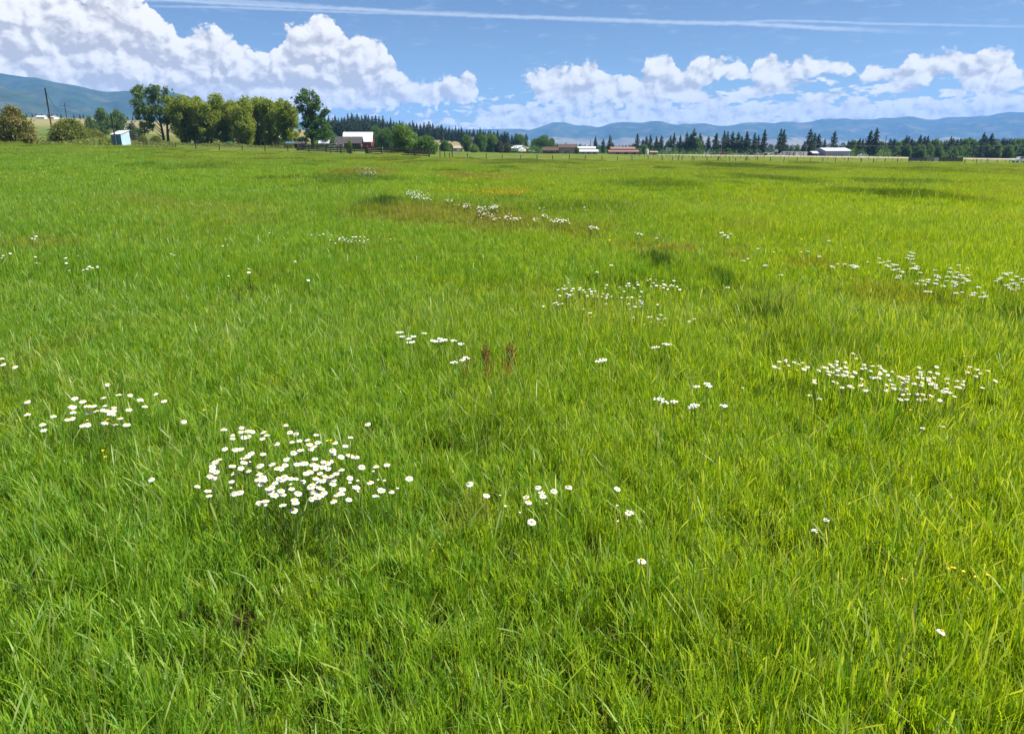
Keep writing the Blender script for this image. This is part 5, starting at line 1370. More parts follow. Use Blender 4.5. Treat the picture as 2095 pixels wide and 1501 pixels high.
def two_tier(name, label, px0, px1, Y, h, roof, wall, lowh=1.0, clear=.5, rz=0):
    b = P((px0 + px1) / 2, Y); w = mw(px1 - px0, Y); t = thing(name, label, 'barn', b, math.radians(rz))
    # monitor barn: raised centre over long low side roofs
    wall_box(t, w * .82, 4.6, h + .2, .9, wall, 'x'); gable_roof(t, w * .82, 4.6, h + .2, .9, roof, 'x', .3)
    poly('lean_to_wall', [bx(-w / 2, w / 2, -5.6, -2.303, -.5, lowh)], wall, t)
    o = poly('lean_to_roof', [prism([(-6.3, lowh - .05), (-2.31, h - .45), (-2.31, h - .3), (-6.3, lowh + .1)], -w / 2 - .4, w / 2 + .4, 'x')], roof, t); fix_normals(o)
    for k in (-.3, .1, .5): door(t, k * w / 2 * 1.4, 1.6, lowh * .8, -5.6, M_BROWNWALL, 'bay_opening')
    window(t, -.62 * w / 2, .5, 1.0, .5, -5.6)
    return t
two_tier('white_roofed_barn', 'barn with a bright white two tier roof right of the brown house', 1178, 1221, 404, 2.5, M_WHITEROOF, M_TAN, 1.1)
two_tier('red_roofed_barn', 'long tan barn with a rusty red two tier roof', 1244, 1303, 405, 2.5, M_REDROOF, M_PINKTAN, 1.25)
simple_house('low_tan_shed', 'low tan shed right of the red roofed barn', 'shed', 1330, 1344, 412, 1.2, .4, M_PINKTAN, M_TAN, 4, 0, doors=((0, 1.2, .9, M_BROWNWALL),))
def warehouse():
    Y = 400; b = P(1703, Y); t = thing('metal_warehouse', 'large metal warehouse with bright white roof and shaded blue grey wall', 'warehouse', b, math.radians(9))
    w, d, h = 13.6, 11.0, 3.0
    wall_box(t, w, d, h, 1.35, M_SHADEDWALL, 'x'); gable_roof(t, w, d, h, 1.35, M_WHITEROOF, 'x', .5)
    for k in (-.7, -.35, 0, .35): poly('bay_door', [bx(k * w / 2 - .9, k * w / 2 + .9, -d / 2 - .06, -d / 2 - .003, 0, 1.9)], M_GREYWALL, t)
    window(t, 0, 1.2, 1.6, 1.0, -w / 2, 'left'); poly('ridge_cap', [bx(-w / 2 - .5, w / 2 + .5, -.12, .12, h + 1.54, h + 1.62)], M_GREYROOF, t)
warehouse()
simple_house('side_shed', 'small dark open shed joined to the left of the warehouse', 'shed', 1658, 1672, 398, 1.7, .8, M_DARKWOOD, M_GALV, 4, 20, doors=((0, 1.6, 1.3, M_GLASS),))
simple_house('white_office', 'white low building with a red roof left of the warehouse', 'building', 1628, 1650, 405, 1.7, .5, M_WHITEWALL, M_REDROOF, 5, -6, wins=((-.4, .5, .9, .6), (.3, .5, .9, .6)))
simple_house('red_roofed_shed', 'small red roofed shed behind the parked trailers', 'shed', 1613, 1628, 412, 1.5, .7, M_WHITEWALL, M_REDROOF, 5, 6, doors=((0, .9, 1.2, M_BROWNWALL),))
simple_house('far_house', 'white house on the dry rise beside the tall utility pole', 'house', 89, 104, 640, 1.3, .9, M_WHITEWALL, M_WHITEROOF, 6, 10, wins=((-.3, .5, .8, .5), (.4, .5, .8, .5)))
simple_house('far_house', 'small pale house on the dry rise right of the utility pole', 'house', 118, 127, 640, 1.4, .7, M_WHITEWALL, M_WHITEROOF, 5, -20, wins=((0, .5, .8, .5),))
simple_house('far_shed', 'tiny white shed on the dry rise left of the two round cottonwoods', 'shed', 191, 198, 640, .8, .6, M_WHITEWALL, M_WHITEROOF, 4, 0, wins=((0, .3, .5, .3),))
simple_house('far_shed', 'small white shed between the two round cottonwoods and the silvery tree', 'shed', 257, 264, 430, 1.2, .6, M_WHITEWALL, M_WHITEROOF, 4, 0, wins=((0, .4, .5, .4),))

# ------------------------------------------------------------------ signs and roadside poles
def sign(px, Y, w_, h_, z, label, face, post=True):
    b = P(px, Y); t = thing('sign', label, 'sign', b)
    poly('board', [bx(-w_ / 2, w_ / 2, -.06, .06, z, z + h_)], M_TRIM, t)
    poly('printed_field', [bx(-w_ * .36, w_ * .36, -.075, -.063, z + h_ * .25, z + h_ * .75)], face, t)
    for s in (-.35, .35): poly('leg', [bx(s * w_ - .06, s * w_ + .06, .063, .2, -.4, z + h_)], M_GALVP, t)
sign(1368, 385, 2.7, 1.45, 2.0, 'pale blue and white roadside sign in front of the middle pines', surf('blue_sign_face', (0.20, 0.30, 0.52), (0.3, 0.38, 0.6), 2, .5))
sign(1588.5, 385, 1.8, 1.4, 2.0, 'small square white sign before the tight pair of dark pines', surf('grey_sign_face', (0.42, 0.40, 0.42), (0.5, 0.5, 0.5), 2, .5))
q1 = pole(1476, 405, 283, 'utility_pole', 'pale roadside utility pole before the twin topped pine', 'pole', .16, M_PALEPOLE, arm=(1.2, .6))
q2 = pole(1549, 405, 287, 'utility_pole', 'pale roadside utility pole between the slim firs', 'pole', .16, M_PALEPOLE, arm=(1.2, .6))
q3 = pole(1668, 402, 295, 'utility_pole', 'grey utility pole with crossarm at the left corner of the warehouse', 'pole', .14, M_PALEPOLE, arm=(1.4, .3))
q4 = pole(1810, 425, 278, 'utility_pole', 'thin dark leaning pole rising from the belt right of the warehouse', 'pole', .2, M_POLE)
q5 = pole(1208, 520, 284, 'utility_pole', 'thin distant pole left of the narrow tall pine', 'pole', .2, M_POLE)
q6 = pole(1251, 430, 279, 'utility_pole', 'thin dark pole in the pine cluster left of the red roofed barn', 'pole', .15, M_POLE)
q7 = pole(994, 470, 277, 'white_post', 'white post among the trees on the wooded slope', 'post', .32, M_WHITEWALL)
e1 = P(2200, 415); e1.z = q3.z + .6
wire_between(q3, e1, 1.5, 'faint wire running right from the warehouse pole across the tree belt', .05)
wire_between(q2, q3, 2.2, 'faint wire between the roadside pole and the warehouse pole', .05)
wire_between(q1, q2, 1.6, 'faint wire between the two pale roadside poles', .05)

# ------------------------------------------------------------------ vehicles
def paint(name, c): return surf(name, c, tuple(x * .9 for x in c), 1, .3, .5)
P_WHITE = paint('white_car_paint', (.72, .73, .75)); P_DARK = paint('dark_car_paint', (.05, .06, .08)); P_BLUE = paint('blue_car_paint', (.06, .10, .26)); P_RED = paint('red_car_paint', (.32, .05, .05)); P_SILVER = paint('silver_car_paint', (.42, .44, .47))
def wheel(t, x, y, r):
    o = poly('wheel', [tubeq((x, y - .11, r), (x, y + .11, r), r, r, 14)], M_BLACK, t)
    poly('rim', [tubeq((x, y - .125, r), (x, y + .125, r), r * .55, r * .55, 10)], M_GALVP, o)
def car(px, Y, rz, m, label, kind='sedan', group='vehicles parked along the road'):
    b = P(px, Y); t = thing('parked_car' if kind == 'sedan' else 'pickup_truck', label, 'car' if kind == 'sedan' else 'pickup', b, math.radians(rz), group)
    L = 4.4 if kind == 'sedan' else 5.4; W = 1.8
    if kind == 'sedan':
        body = [(-L / 2, .35), (L / 2, .35), (L / 2, .75), (L / 2 - .5, .9), (-L / 2 + .1, .95), (-L / 2, .8)]
        cab = [(-L / 2 + .35, .953), (L / 2 - 1.35, .92), (L / 2 - 2.05, 1.42), (-L / 2 + .95, 1.42)]
    else:
        body = [(-L / 2, .5), (L / 2, .5), (L / 2, .95), (L / 2 - .2, 1.08), (L / 2 - 1.4, 1.13), (-L / 2, 1.1)]
        cab = [(-.35, 1.133), (L / 2 - 1.35, 1.13), (L / 2 - 1.95, 1.78), (-.25, 1.78)]
    o = poly('body', [prism(body, -W / 2, W / 2)], m, t); fix_normals(o)
    o = poly('cabin', [prism(cab, -W / 2 + .12, W / 2 - .12)], m, t); fix_normals(o)
    x0, x1 = cab[3][0] + .08, cab[2][0] - .02; z0, z1 = cab[0][1] + .05, cab[2][1] - .08
    for s in (-1, 1):
        y = s * (W / 2 - .12)
        o = poly('window', [prism([(cab[0][0] + .2, z0), (cab[1][0] - .25, z0), (x1 - .02, z1), (x0, z1)], y - .015, y + .015)], M_GLASS, t); fix_normals(o)
    for x in (-L * .31, L * .31):
        for s in (-1, 1): wheel(t, x, s * (W / 2 - .1), .33 if kind == 'sedan' else .38)
    for s in (-1, 1): poly('headlight', [bx(L / 2 - .02, L / 2 + .03, s * .6 - .18, s * .6 + .18, .6 if kind == 'sedan' else .75, .75 if kind == 'sedan' else .92)], M_TRIM, t)
    return t
car(1463, 398, 12, P_DARK, 'dark car parked left of the pale roadside pole')
car(1479, 399, 5, P_RED, 'red and dark car parked at the pale roadside pole')
car(1510, 398, 172, P_SILVER, 'silver car parked alone under the flat crowned pine')
car(1538, 400, 0, P_BLUE, 'blue car at the left of the cluster by the slim firs')
car(1553, 399, 8, P_SILVER, 'silver pickup truck under the slim firs', 'pickup')
car(1568, 401, -5, P_DARK, 'dark car just right of the tall slim fir')
car(1580, 397, 0, P_WHITE, 'white car below the small square white sign')
car(1602, 396, 178, P_WHITE, 'white pickup truck left of the white trailer', 'pickup')
car(1677, 392, 170, P_DARK, 'dark car in front of the open side shed')
car(1767, 396, 178, P_WHITE, 'white pickup truck parked right of the warehouse', 'pickup')
car(1450, 400, 0, P_WHITE, 'white flatbed pickup below the rounded pine', 'pickup')
car(687, 255, 10, P_WHITE, 'white car half hidden behind the left half of the corral', 'sedan', None)
car(1089, 396, 15, P_WHITE, 'white car standing right of the white garage')
car(2093, 232, 185, P_WHITE, 'white pickup truck cut by the right edge of the view', 'pickup')
def trailer(px, Y, rz, L, hh, m, label):
    b = P(px, Y); t = thing('trailer', label, 'trailer', b, math.radians(rz))
    body = [(-L / 2, .5), (L / 2, .5), (L / 2 + .2, 1.0), (L / 2, hh), (-L / 2, hh), (-L / 2 - .1, 1.0)]
    o = poly('body', [prism(body, -1.15, 1.15)], m, t); fix_normals(o)
    poly('window', [bx(-L * .25, L * .05, -1.17, -1.153, 1.3, 1.8)], M_GLASS, t); poly('door', [bx(L * .15, L * .27, -1.18, -1.153, .6, hh - .4)], M_GREYWALL, t)
    for s in (-1, 1): wheel(t, -.4, s * 1.05, .35); wheel(t, .5, s * 1.05, .35)
    poly('hitch', [tubeq((L / 2 + .1, 0, .5), (L / 2 + 1.2, 0, .5), .06, .05, 6)], M_DARKWOOD, t)
trailer(1611, 402, 3, 5.0, 2.5, P_WHITE, 'white camper trailer left of the red roofed shed')
trailer(1639, 392, -4, 5.2, 2.4, P_WHITE, 'long white trailer in front of the white office building')
trailer(412, 218, 0, 2.6, 1.6, M_WHITEWALL, 'small white trailer glimpsed between the willow trunks')

# ------------------------------------------------------------------ pale gravel road on its low bank
def road():
    xs = np.linspace(1345, 2500, 90); V = []; 
    for x in xs:
        Yr = float(np.interp(x, [1345, 1700, 2100, 2500], [388, 384, 372, 360])); rise = float(np.interp(x, [1345, 1420, 2500], [0.05, .32, .36]))
        for dy, dz in ((-3.5, -.3), (-1.2, rise), (6.5, rise + .05), (9, -.4)):
            p = P(x, Yr + dy); V.append((p.x, p.y, p.z + dz))
    n = len(xs); idx = np.arange(n * 4).reshape(n, 4)
    Q = np.stack([idx[:-1, :-1], idx[1:, :-1], idx[1:, 1:], idx[:-1, 1:]], -1).reshape(-1, 4)
    setting(link('road', mesh_np('road', V, Q, [surf('pale_gravel', (0.42, 0.36, 0.28), (0.30, 0.25, 0.18), .5, .95, .1)])))
road()
# ------------------------------------------------------------------ flowers
M_PETAL = surf('white_petals', (0.72, 0.72, 0.72), (0.66, 0.66, 0.68), 20, .6, .2)
M_DISC = surf('yellow_flower_centre', (0.80, 0.50, 0.02), (0.70, 0.38, 0.02), 60, .8, .1)
M_STEM = surf('flower_stem', (0.10, 0.16, 0.03), (0.08, 0.12, 0.03), 8, .6, .3)
M_YEL = surf('buttercup_petals', (0.85, 0.55, 0.01), (0.75, 0.45, 0.01), 20, .3, .5)
M_YARROW = surf('cream_flower_heads', (0.78, 0.77, 0.70), (0.66, 0.66, 0.58), 30, .8, .1)

def daisy_meshes(seed, n=14, R=.0212, droop=.15, bud=False):
    r = np.random.default_rng(seed); V = []; Fc = []
    for k in range(n):
        th = 2 * math.pi * k / n + r.uniform(-.06, .06); L = R * r.uniform(.9, 1.06); w = R * .155
        c, s = math.cos(th), math.sin(th); d = droop + r.uniform(-.1, .12)
        up = .8 if bud else 0
        for q, ww in ((.28, .55), (.62, 1.0), (.90, .85), (1.0, .35)):
            rr = L * q * (1 - up * .45); zz = -d * L * q * q + up * L * q * .8
            V += [(c * rr - s * w * ww, s * rr + c * w * ww, zz + .001 * (k % 2)), (c * rr + s * w * ww, s * rr - c * w * ww, zz + .001 * (k % 2))]
        o = k * 8
        Fc += [(o, o + 1, o + 3, o + 2), (o + 2, o + 3, o + 5, o + 4), (o + 4, o + 5, o + 7, o + 6)]
    pet = bpy.data.meshes.new('petals'); pet.from_pydata(V, [], Fc); pet.materials.append(M_PETAL); pet.update()
    V = [(0, 0, .0062)]; Fc = []; m = 10
    for j, (q, z) in enumerate(((.6, .0052), (1.0, .0015), (1.0, -.002))):
        for k in range(m): V.append((math.cos(6.283 * k / m) * R * .37 * q, math.sin(6.283 * k / m) * R * .37 * q, z))
    for k in range(m):
        k2 = (k + 1) % m; Fc.append((0, 1 + k, 1 + k2))
        for j in range(2): Fc.append((1 + j * m + k, 1 + (j + 1) * m + k, 1 + (j + 1) * m + k2, 1 + j * m + k2))
    disc = bpy.data.meshes.new('flower_centre'); disc.from_pydata(V, [], Fc); disc.materials.append(M_DISC); disc.update()
    return pet, disc
D_OPEN = [daisy_meshes(k, droop=.05 + .12 * k) for k in range(4)]
D_BUD = daisy_meshes(9, bud=True)
def stem_mesh(h, bend, r=.0016):
    v, f = tube([(bend, 0, -h), (bend * .7, .01, -h * .6), (bend * .2, 0, -h * .25), (0, 0, -.002)], [r * 1.2, r, r, r * .8], 5)
    return mesh_np('stem', v, f, [M_STEM], smooth=True)
STEMS = [stem_mesh(.42, .06), stem_mesh(.40, -.05), stem_mesh(.44, .02)]
fr = random.Random(11)
def daisy(px, py, label, group=None, size=1.0, bud=False, faded=False, h=None):
    hh = h if h is not None else fr.uniform(.40, .47)
    p = hit(px, py, hh)
    t = thing('daisy', label, 'daisy', p, fr.uniform(0, 6.28), group)
    pe, di = D_BUD if bud else D_OPEN[fr.randrange(4)]
    tx, ty = fr.uniform(-.24, .24) + .14, fr.uniform(-.24, .24) + .08    # heads tip towards the sun and the path
    s = size * .86 * fr.uniform(.84, 1.12) * (.62 if bud else 1)
    t.rotation_euler = (0, 0, 0)
    hd = Matrix.Rotation(fr.uniform(0, 6.28), 4, 'Z')
    tilt = Matrix.Rotation(ty, 4, 'Y') @ Matrix.Rotation(tx, 4, 'X')
    M = tilt @ hd @ Matrix.Scale(s, 4)
    a = link('petals', pe, t, mat4=M); b = link('flower_centre', di, t, mat4=M)
    st = link('stem', STEMS[fr.randrange(3)], t); st.rotation_euler = (0, 0, fr.uniform(0, 6.28))
    return t
def zoned(pts, fn, text, group, nx=4, ny=3, **kw):
    X_ = [p[0] for p in pts]; Y_ = [p[1] for p in pts]
    qx = [sorted(X_)[int(len(X_) * k / nx)] for k in range(1, nx)]
    names = {4: ['far left', 'left centre', 'right centre', 'far right'], 3: ['left', 'centre', 'right'], 5: ['far left', 'left', 'centre', 'right', 'far right']}[nx]
    for x, y in pts:
        i = sum(x >= q for q in qx)
        col = sorted(b for a, b in pts if sum(a >= q for q in qx) == i)
        j = sum(y >= col[int(len(col) * k / ny)] for k in range(1, ny))
        vy = {3: ['upper', 'middle', 'lower'], 2: ['upper', 'lower'], 4: ['top', 'upper middle', 'lower middle', 'bottom']}[ny][j]
        fn(x, y, text % (vy + ' ' + names[i]), group + ', ' + vy + ' ' + names[i], **kw)
def pts_from(zoom, ox, oy, sc): return [(ox + x / sc, oy + y / sc) for x, y in zoom]

main = [(808, 122), (252, 162), (410, 150), (410, 186), (465, 182), (505, 180), (325, 213), (332, 250), (432, 236), (470, 228), (603, 190), (637, 215), (597, 246), (842, 190), (895, 205), (1078, 215), (1385, 238), (862, 274), (928, 268), (998, 256),
        (1018, 295), (1092, 283), (1030, 335), (1065, 318), (724, 292), (1245, 280), (1338, 312), (262, 342), (355, 340), (405, 342), (497, 382), (467, 402), (425, 425), (433, 458), (603, 382), (875, 372), (915, 368), (938, 352), (1223, 348), (1230, 378), (1300, 408),
        (1370, 390), (1395, 398), (1435, 408), (208, 433), (178, 462), (152, 497), (150, 530), (185, 545), (328, 490), (405, 514), (472, 530), (338, 556), (812, 434), (685, 478), (575, 486), (800, 482), (765, 515), (735, 510), (905, 478), (950, 468), (975, 470), (1066, 430),
        (1140, 452), (1175, 460), (1200, 445), (1045, 478), (1080, 485), (1070, 515), (1140, 498), (1185, 518), (1300, 522), (1022, 540), (988, 558), (1110, 556), (1155, 576), (1208, 580), (1232, 612), (1256, 562), (130, 576), (160, 602), (322, 632), (566, 556), (560, 612), (600, 600),
        (615, 622), (580, 645), (745, 605), (775, 615), (800, 592), (788, 580), (712, 645), (850, 602), (895, 606), (958, 634), (1075, 596), (1130, 622), (1105, 630), (1048, 652), (1030, 672), (1228, 656), (1100, 684), (1125, 692), (1380, 598), (1485, 500), (1610, 490), (1708, 478), (1535, 116),
        (650, 692), (685, 682), (670, 722), (705, 755), (762, 706), (784, 742), (858, 694), (918, 732), (1056, 720), (1150, 724), (1035, 782), (1092, 765), (1125, 748), (1075, 768), (1265, 748), (1300, 735), (1312, 698), (1436, 684), (1557, 632), (345, 735), (395, 728), (110, 716), (120, 754), (18, 668),
        (575, 822), (624, 802), (886, 790), (893, 818), (780, 842), (878, 890), (1230, 800), (1370, 790), (1610, 758), (1660, 710), (1750, 716), (1908, 606), (1180, 470), (1165, 600)]
main_b = [(488, 463), (852, 662), (1380, 648), (1452, 632), (1632, 622), (1690, 628), (1590, 548), (1450, 728), (1803, 700), (318, 694), (632, 847)]
zoned(pts_from(main, 400, 840, 4.365), daisy, 'white daisy in the %s of the dense round lower left patch', 'daisies of the dense lower left patch', 5, 4)
for x, y in pts_from(main_b, 400, 840, 4.365): daisy(x, y, 'half open small daisy in the dense round patch at lower left', 'half open daisies of the dense lower left patch', bud=True)
daisy(309, 979, 'lone daisy standing left of the dense lower left patch', None)
left = [(922, 150), (1020, 240), (1115, 238), (1332, 230), (1405, 292), (885, 264), (640, 272), (708, 296), (605, 335), (625, 345), (740, 334), (765, 332), (800, 334), (895, 332), (975, 345), (1203, 284), (1243, 336), (1104, 366), (760, 390), (824, 380), (880, 370), (915, 373), (970, 382), (940, 402), (625, 384),
        (575, 448), (615, 440), (458, 420), (1030, 440), (990, 494), (1085, 494), (705, 502), (748, 494), (362, 488), (374, 545), (232, 296), (232, 402), (900, 478), (965, 408)]
zoned(pts_from(left, 0, 750, 4.19), daisy, 'white daisy in the %s of the loose patch at the left', 'daisies of the loose left patch', 4, 3, size=1.05)
daisy(376, 861, 'daisy standing alone between the loose left patch and the dense patch', None)
daisy(752, 867, 'daisy standing alone at the upper right of the dense patch', None)
mid = [((322, 195), 'daisy right of the dense patch, leftmost of the loose middle group'), ((465, 293), 'folded daisy below the leftmost one of the middle group'), ((890, 226), 'upper daisy of the tight knot in the middle group'), ((918, 266), 'cream coloured daisy in the tight knot of the middle group'),
       ((930, 300), 'yellowing daisy at the bottom of the tight knot in the middle group'), ((1020, 256), 'white daisy right of the tight knot in the middle group'), ((790, 305), 'half hidden daisy left of the tight knot in the middle group'), ((812, 343), 'daisy with bright centre left below the tight knot'),
       ((1140, 220), 'large daisy tilted towards the camera in the middle group'), ((1545, 238), 'largest wide open daisy at the right of the middle group'), ((1643, 438), 'drooping daisy below the largest open one'), ((840, 510), 'small pinkish daisy beside a dry blade below the middle group'), ((1745, 826), 'single daisy alone in the grass below the middle group')]
for (x, y), lab in mid: daisy(880 + x / 4.03, 940 + y / 4.03, lab, None, 1.08, h=.36)
for (x, y) in [(562, 416), (960, 365), (1545, 382), (620, 386), (740, 440), (1550, 510), (578, 298)]: daisy(880 + x / 4.03, 940 + y / 4.03, 'small closed daisy bud near the middle group', 'closed daisy buds of the middle group', .75, True, h=.33)
daisy(1927, 1290, 'single white daisy seen from the side at the lower right', None, 1.0, h=.30)
daisy(4, 733, 'daisy at the left edge of the view, upper one', None, 1.1); daisy(6, 745, 'daisy at the left edge of the view, lower one', None, 1.1); daisy(30, 750, 'small daisy just right of the two at the left edge', None, 1)
right = [(98, 200), (140, 160), (190, 142), (190, 156), (216, 188), (138, 212), (262, 165), (297, 180), (332, 166), (371, 202), (345, 220), (465, 232), (612, 158), (608, 180), (560, 182), (683, 160), (500, 200), (530, 208), (580, 200), (640, 208), (688, 204), (540, 235), (575, 245), (610, 250), (620, 228), (550, 264),
         (620, 268), (680, 240), (710, 245), (740, 282), (700, 268), (765, 245), (665, 268), (428, 312), (430, 328), (590, 322), (610, 330), (655, 368), (720, 358), (735, 370), (810, 352), (850, 396), (818, 298), (750, 88), (772, 133), (837, 182), (818, 215), (845, 210), (904, 192), (965, 195), (980, 210), (895, 232), (965, 240), (970, 260),
         (1008, 236), (1066, 238), (905, 285), (930, 285), (965, 288), (1035, 270), (1050, 305), (1125, 278), (1160, 290), (1200, 278), (1200, 300), (1022, 345), (1075, 348), (1155, 330), (1160, 345), (1190, 320), (1085, 375), (1020, 396), (1150, 385), (1190, 380), (1165, 395), (1250, 336), (1290, 208), (1305, 245), (1305, 262), (1382, 240), (1436, 203),
         (1442, 254), (1280, 285), (1320, 290), (1370, 290), (1420, 288), (1370, 310), (1400, 330), (1385, 345), (1425, 345), (1320, 330), (1310, 350), (1430, 370), (1522, 300), (1530, 334), (1602, 314), (1655, 314), (1652, 343), (1600, 365), (1630, 368), (1515, 378), (1495, 402), (1530, 402), (1540, 410), (1582, 445), (1463, 478), (1140, 468),
         (1188, 468), (1292, 468), (1342, 468), (1275, 420), (1325, 430), (1390, 440), (1205, 425), (1155, 430)]
rsel = right
zoned(pts_from(right, 1560, 700, 4.03), daisy, 'white daisy in the %s of the broad flat right patch', 'daisies of the broad right patch', 5, 4)
for x, y in pts_from([(1708, 202), (1770, 224), (1860, 234), (1693, 242), (1798, 256), (1762, 275), (1925, 314), (1815, 375)], 1560, 700, 4.03): daisy(x, y, 'scattered daisy at the right tip of the broad right patch', 'daisies at the tip of the broad right patch', .95)
n_daisy = sum(1 for o in bpy.data.objects if o.name.startswith('daisy') and o.parent is None)
print('daisies', n_daisy)

# the remaining, smaller daisies as one mass
def flower_mass(name, pts, label, cat, size, h0, h1, mat, sides=8, dome=.3, seed=1, centre=None):
    r = np.random.default_rng(seed); V = []; Fc = []; mi = []; o = 0
    for (x, y) in pts:
        p = hit(x, y, r.uniform(h0, h1)); s = size * r.uniform(.75, 1.15)
        n = sides; tl = r.uniform(-.25, .25, 2)
        ring = [(p.x + math.cos(6.283 * k / n) * s, p.y + math.sin(6.283 * k / n) * s, p.z + tl[0] * math.cos(6.283 * k / n) * s + tl[1] * math.sin(6.283 * k / n) * s - dome * s * .3) for k in range(n)]
        V += ring + [(p.x, p.y, p.z + dome * s)]
        Fc += [(o + k, o + (k + 1) % n, o + n) for k in range(n)]; mi += [0] * n; o += n + 1
        if centre:
            V += [(p.x + math.cos(2.09 * k) * s * .35, p.y + math.sin(2.09 * k) * s * .35, p.z + dome * s + .002) for k in range(3)]; Fc.append((o, o + 1, o + 2)); mi.append(1); o += 3
        q = .003
        V += [(p.x - q, p.y, p.z - h1 - .05), (p.x + q, p.y, p.z - h1 - .05), (p.x + q * .6, p.y, p.z - dome * s * .3), (p.x - q * .6, p.y, p.z - dome * s * .3)]
        Fc.append((o, o + 1, o + 2, o + 3)); mi.append(2); o += 4
    me = bpy.data.meshes.new(name); me.from_pydata(V, [], Fc)
    for m in (mat, M_DISC, M_STEM): me.materials.append(m)
    me.polygons.foreach_set('material_index', mi); me.update()
    ob = stuff(link(name, me)); ob['label'] = label; ob['category'] = cat
    return ob
def z2(l, ox, oy, s): return [(ox + a / s, oy + b / s) for a, b in l]
small = z2([(488, 224), (435, 260), (410, 288), (430, 298), (460, 290), (360, 304), (538, 292), (520, 318), (618, 284), (612, 305), (660, 310), (680, 334), (535, 358), (497, 368), (465, 354), (480, 395), (380, 375), (755, 325), (756, 355), (800, 322), (733, 300), (708, 378), (770, 386), (830, 384), (893, 352), (875, 390), (950, 362), (935, 380), (930, 402), (990, 386), (920, 288), (938, 250),
            (313, 464), (342, 458), (408, 472), (360, 482), (185, 502), (928, 472), (658, 538), (740, 580), (1170, 262), (1200, 230), (1208, 262), (1298, 218), (1310, 245), (1265, 288), (1095, 278), (1147, 328), (1350, 328), (1118, 400), (1185, 398), (1240, 394), (1335, 388), (1295, 462), (1335, 436), (1360, 455), (1360, 476), (1180, 484), (1200, 470), (1345, 508), (1270, 506), (1220, 540),
            (1428, 196), (1455, 180), (1500, 226), (1525, 192), (1605, 200), (1467, 266), (1530, 256), (1580, 262), (1620, 240), (1612, 282), (1645, 256), (1688, 266), (1730, 258), (1705, 250), (1738, 198), (1775, 268), (1808, 302), (1665, 300), (820, 93), (985, 14), (1437, 630), (1465, 630), (1557, 652), (1580, 602), (1632, 648), (1253, 638), (1983, 652), (1918, 682), (1542, 482)], 1080, 540, 5.82)
small += z2([(312, 158), (315, 182), (396, 214), (425, 198), (415, 210), (440, 205), (463, 198), (465, 205), (370, 148), (330, 218), (172, 182), (188, 184), (8, 158), (14, 146), (48, 136), (168, 152), (152, 64), (172, 54), (165, 68), (815, 138), (830, 144), (857, 150), (1075, 68), (1060, 100), (1084, 97), (1030, 132), (1185, 210), (1185, 226), (1088, 243), (1283, 38), (1406, 174), (1468, 263), (1483, 47), (1522, 50), (1540, 44), (1578, 48),
             (1617, 66), (1640, 72), (1652, 66), (1660, 86), (1690, 58), (1715, 56), (1735, 58), (1752, 70), (1732, 84), (1805, 60), (1860, 68)], 0, 460, 2.328)
flower_mass('distant_daisies', small, 'small far off white daisies scattered in loose groups over the middle of the meadow', 'daisies', .020, .38, .46, M_PETAL, 9, .25, 2, True)

# yarrow with flat cream heads
def yarrow_mesh(seed):
    r = np.random.default_rng(seed); V = []; Fc = []; o = 0
    for k in range(13):
        a = r.uniform(0, 6.28); q = math.sqrt(r.random()) * .042; s = r.uniform(.008, .013); z = -q * q * 4 + r.uniform(-.003, .003)
        cx_, cy_ = math.cos(a) * q, math.sin(a) * q
        for j in range(6): V.append((cx_ + math.cos(1.047 * j) * s, cy_ + math.sin(1.047 * j) * s, z - .003))
        V.append((cx_, cy_, z + .006)); Fc += [(o + j, o + (j + 1) % 6, o + 6) for j in range(6)]; o += 7
    h = bpy.data.meshes.new('flower_head'); h.from_pydata(V, [], Fc); h.materials.append(M_YARROW); h.update()
    parts_ = [tube([(.03, 0, -.5), (0, 0, -.12), (0, 0, -.03)], [.0025, .002, .0018], 4)]
    for k in range(5): parts_.append(tube([(0, 0, -.07), (math.cos(k * 1.26) * .03, math.sin(k * 1.26) * .03, -.008)], [.0014, .001], 3))
    v, f = join_parts(parts_)
    return h, mesh_np('stem', v, f, [M_STEM])
Y_M = [yarrow_mesh(k) for k in range(3)]
def yarrow(x, y, lab, grp=None, s=1.0):
    p = hit(x, y, fr.uniform(.48, .56)); t = thing('yarrow', lab, 'wildflower', p, fr.uniform(0, 6.28), grp); k = fr.randrange(3)
    t.scale = (s * .66 * fr.uniform(.75, 1.15),) * 3
    link('flower_head', Y_M[k][0], t); link('stem', Y_M[k][1], t)
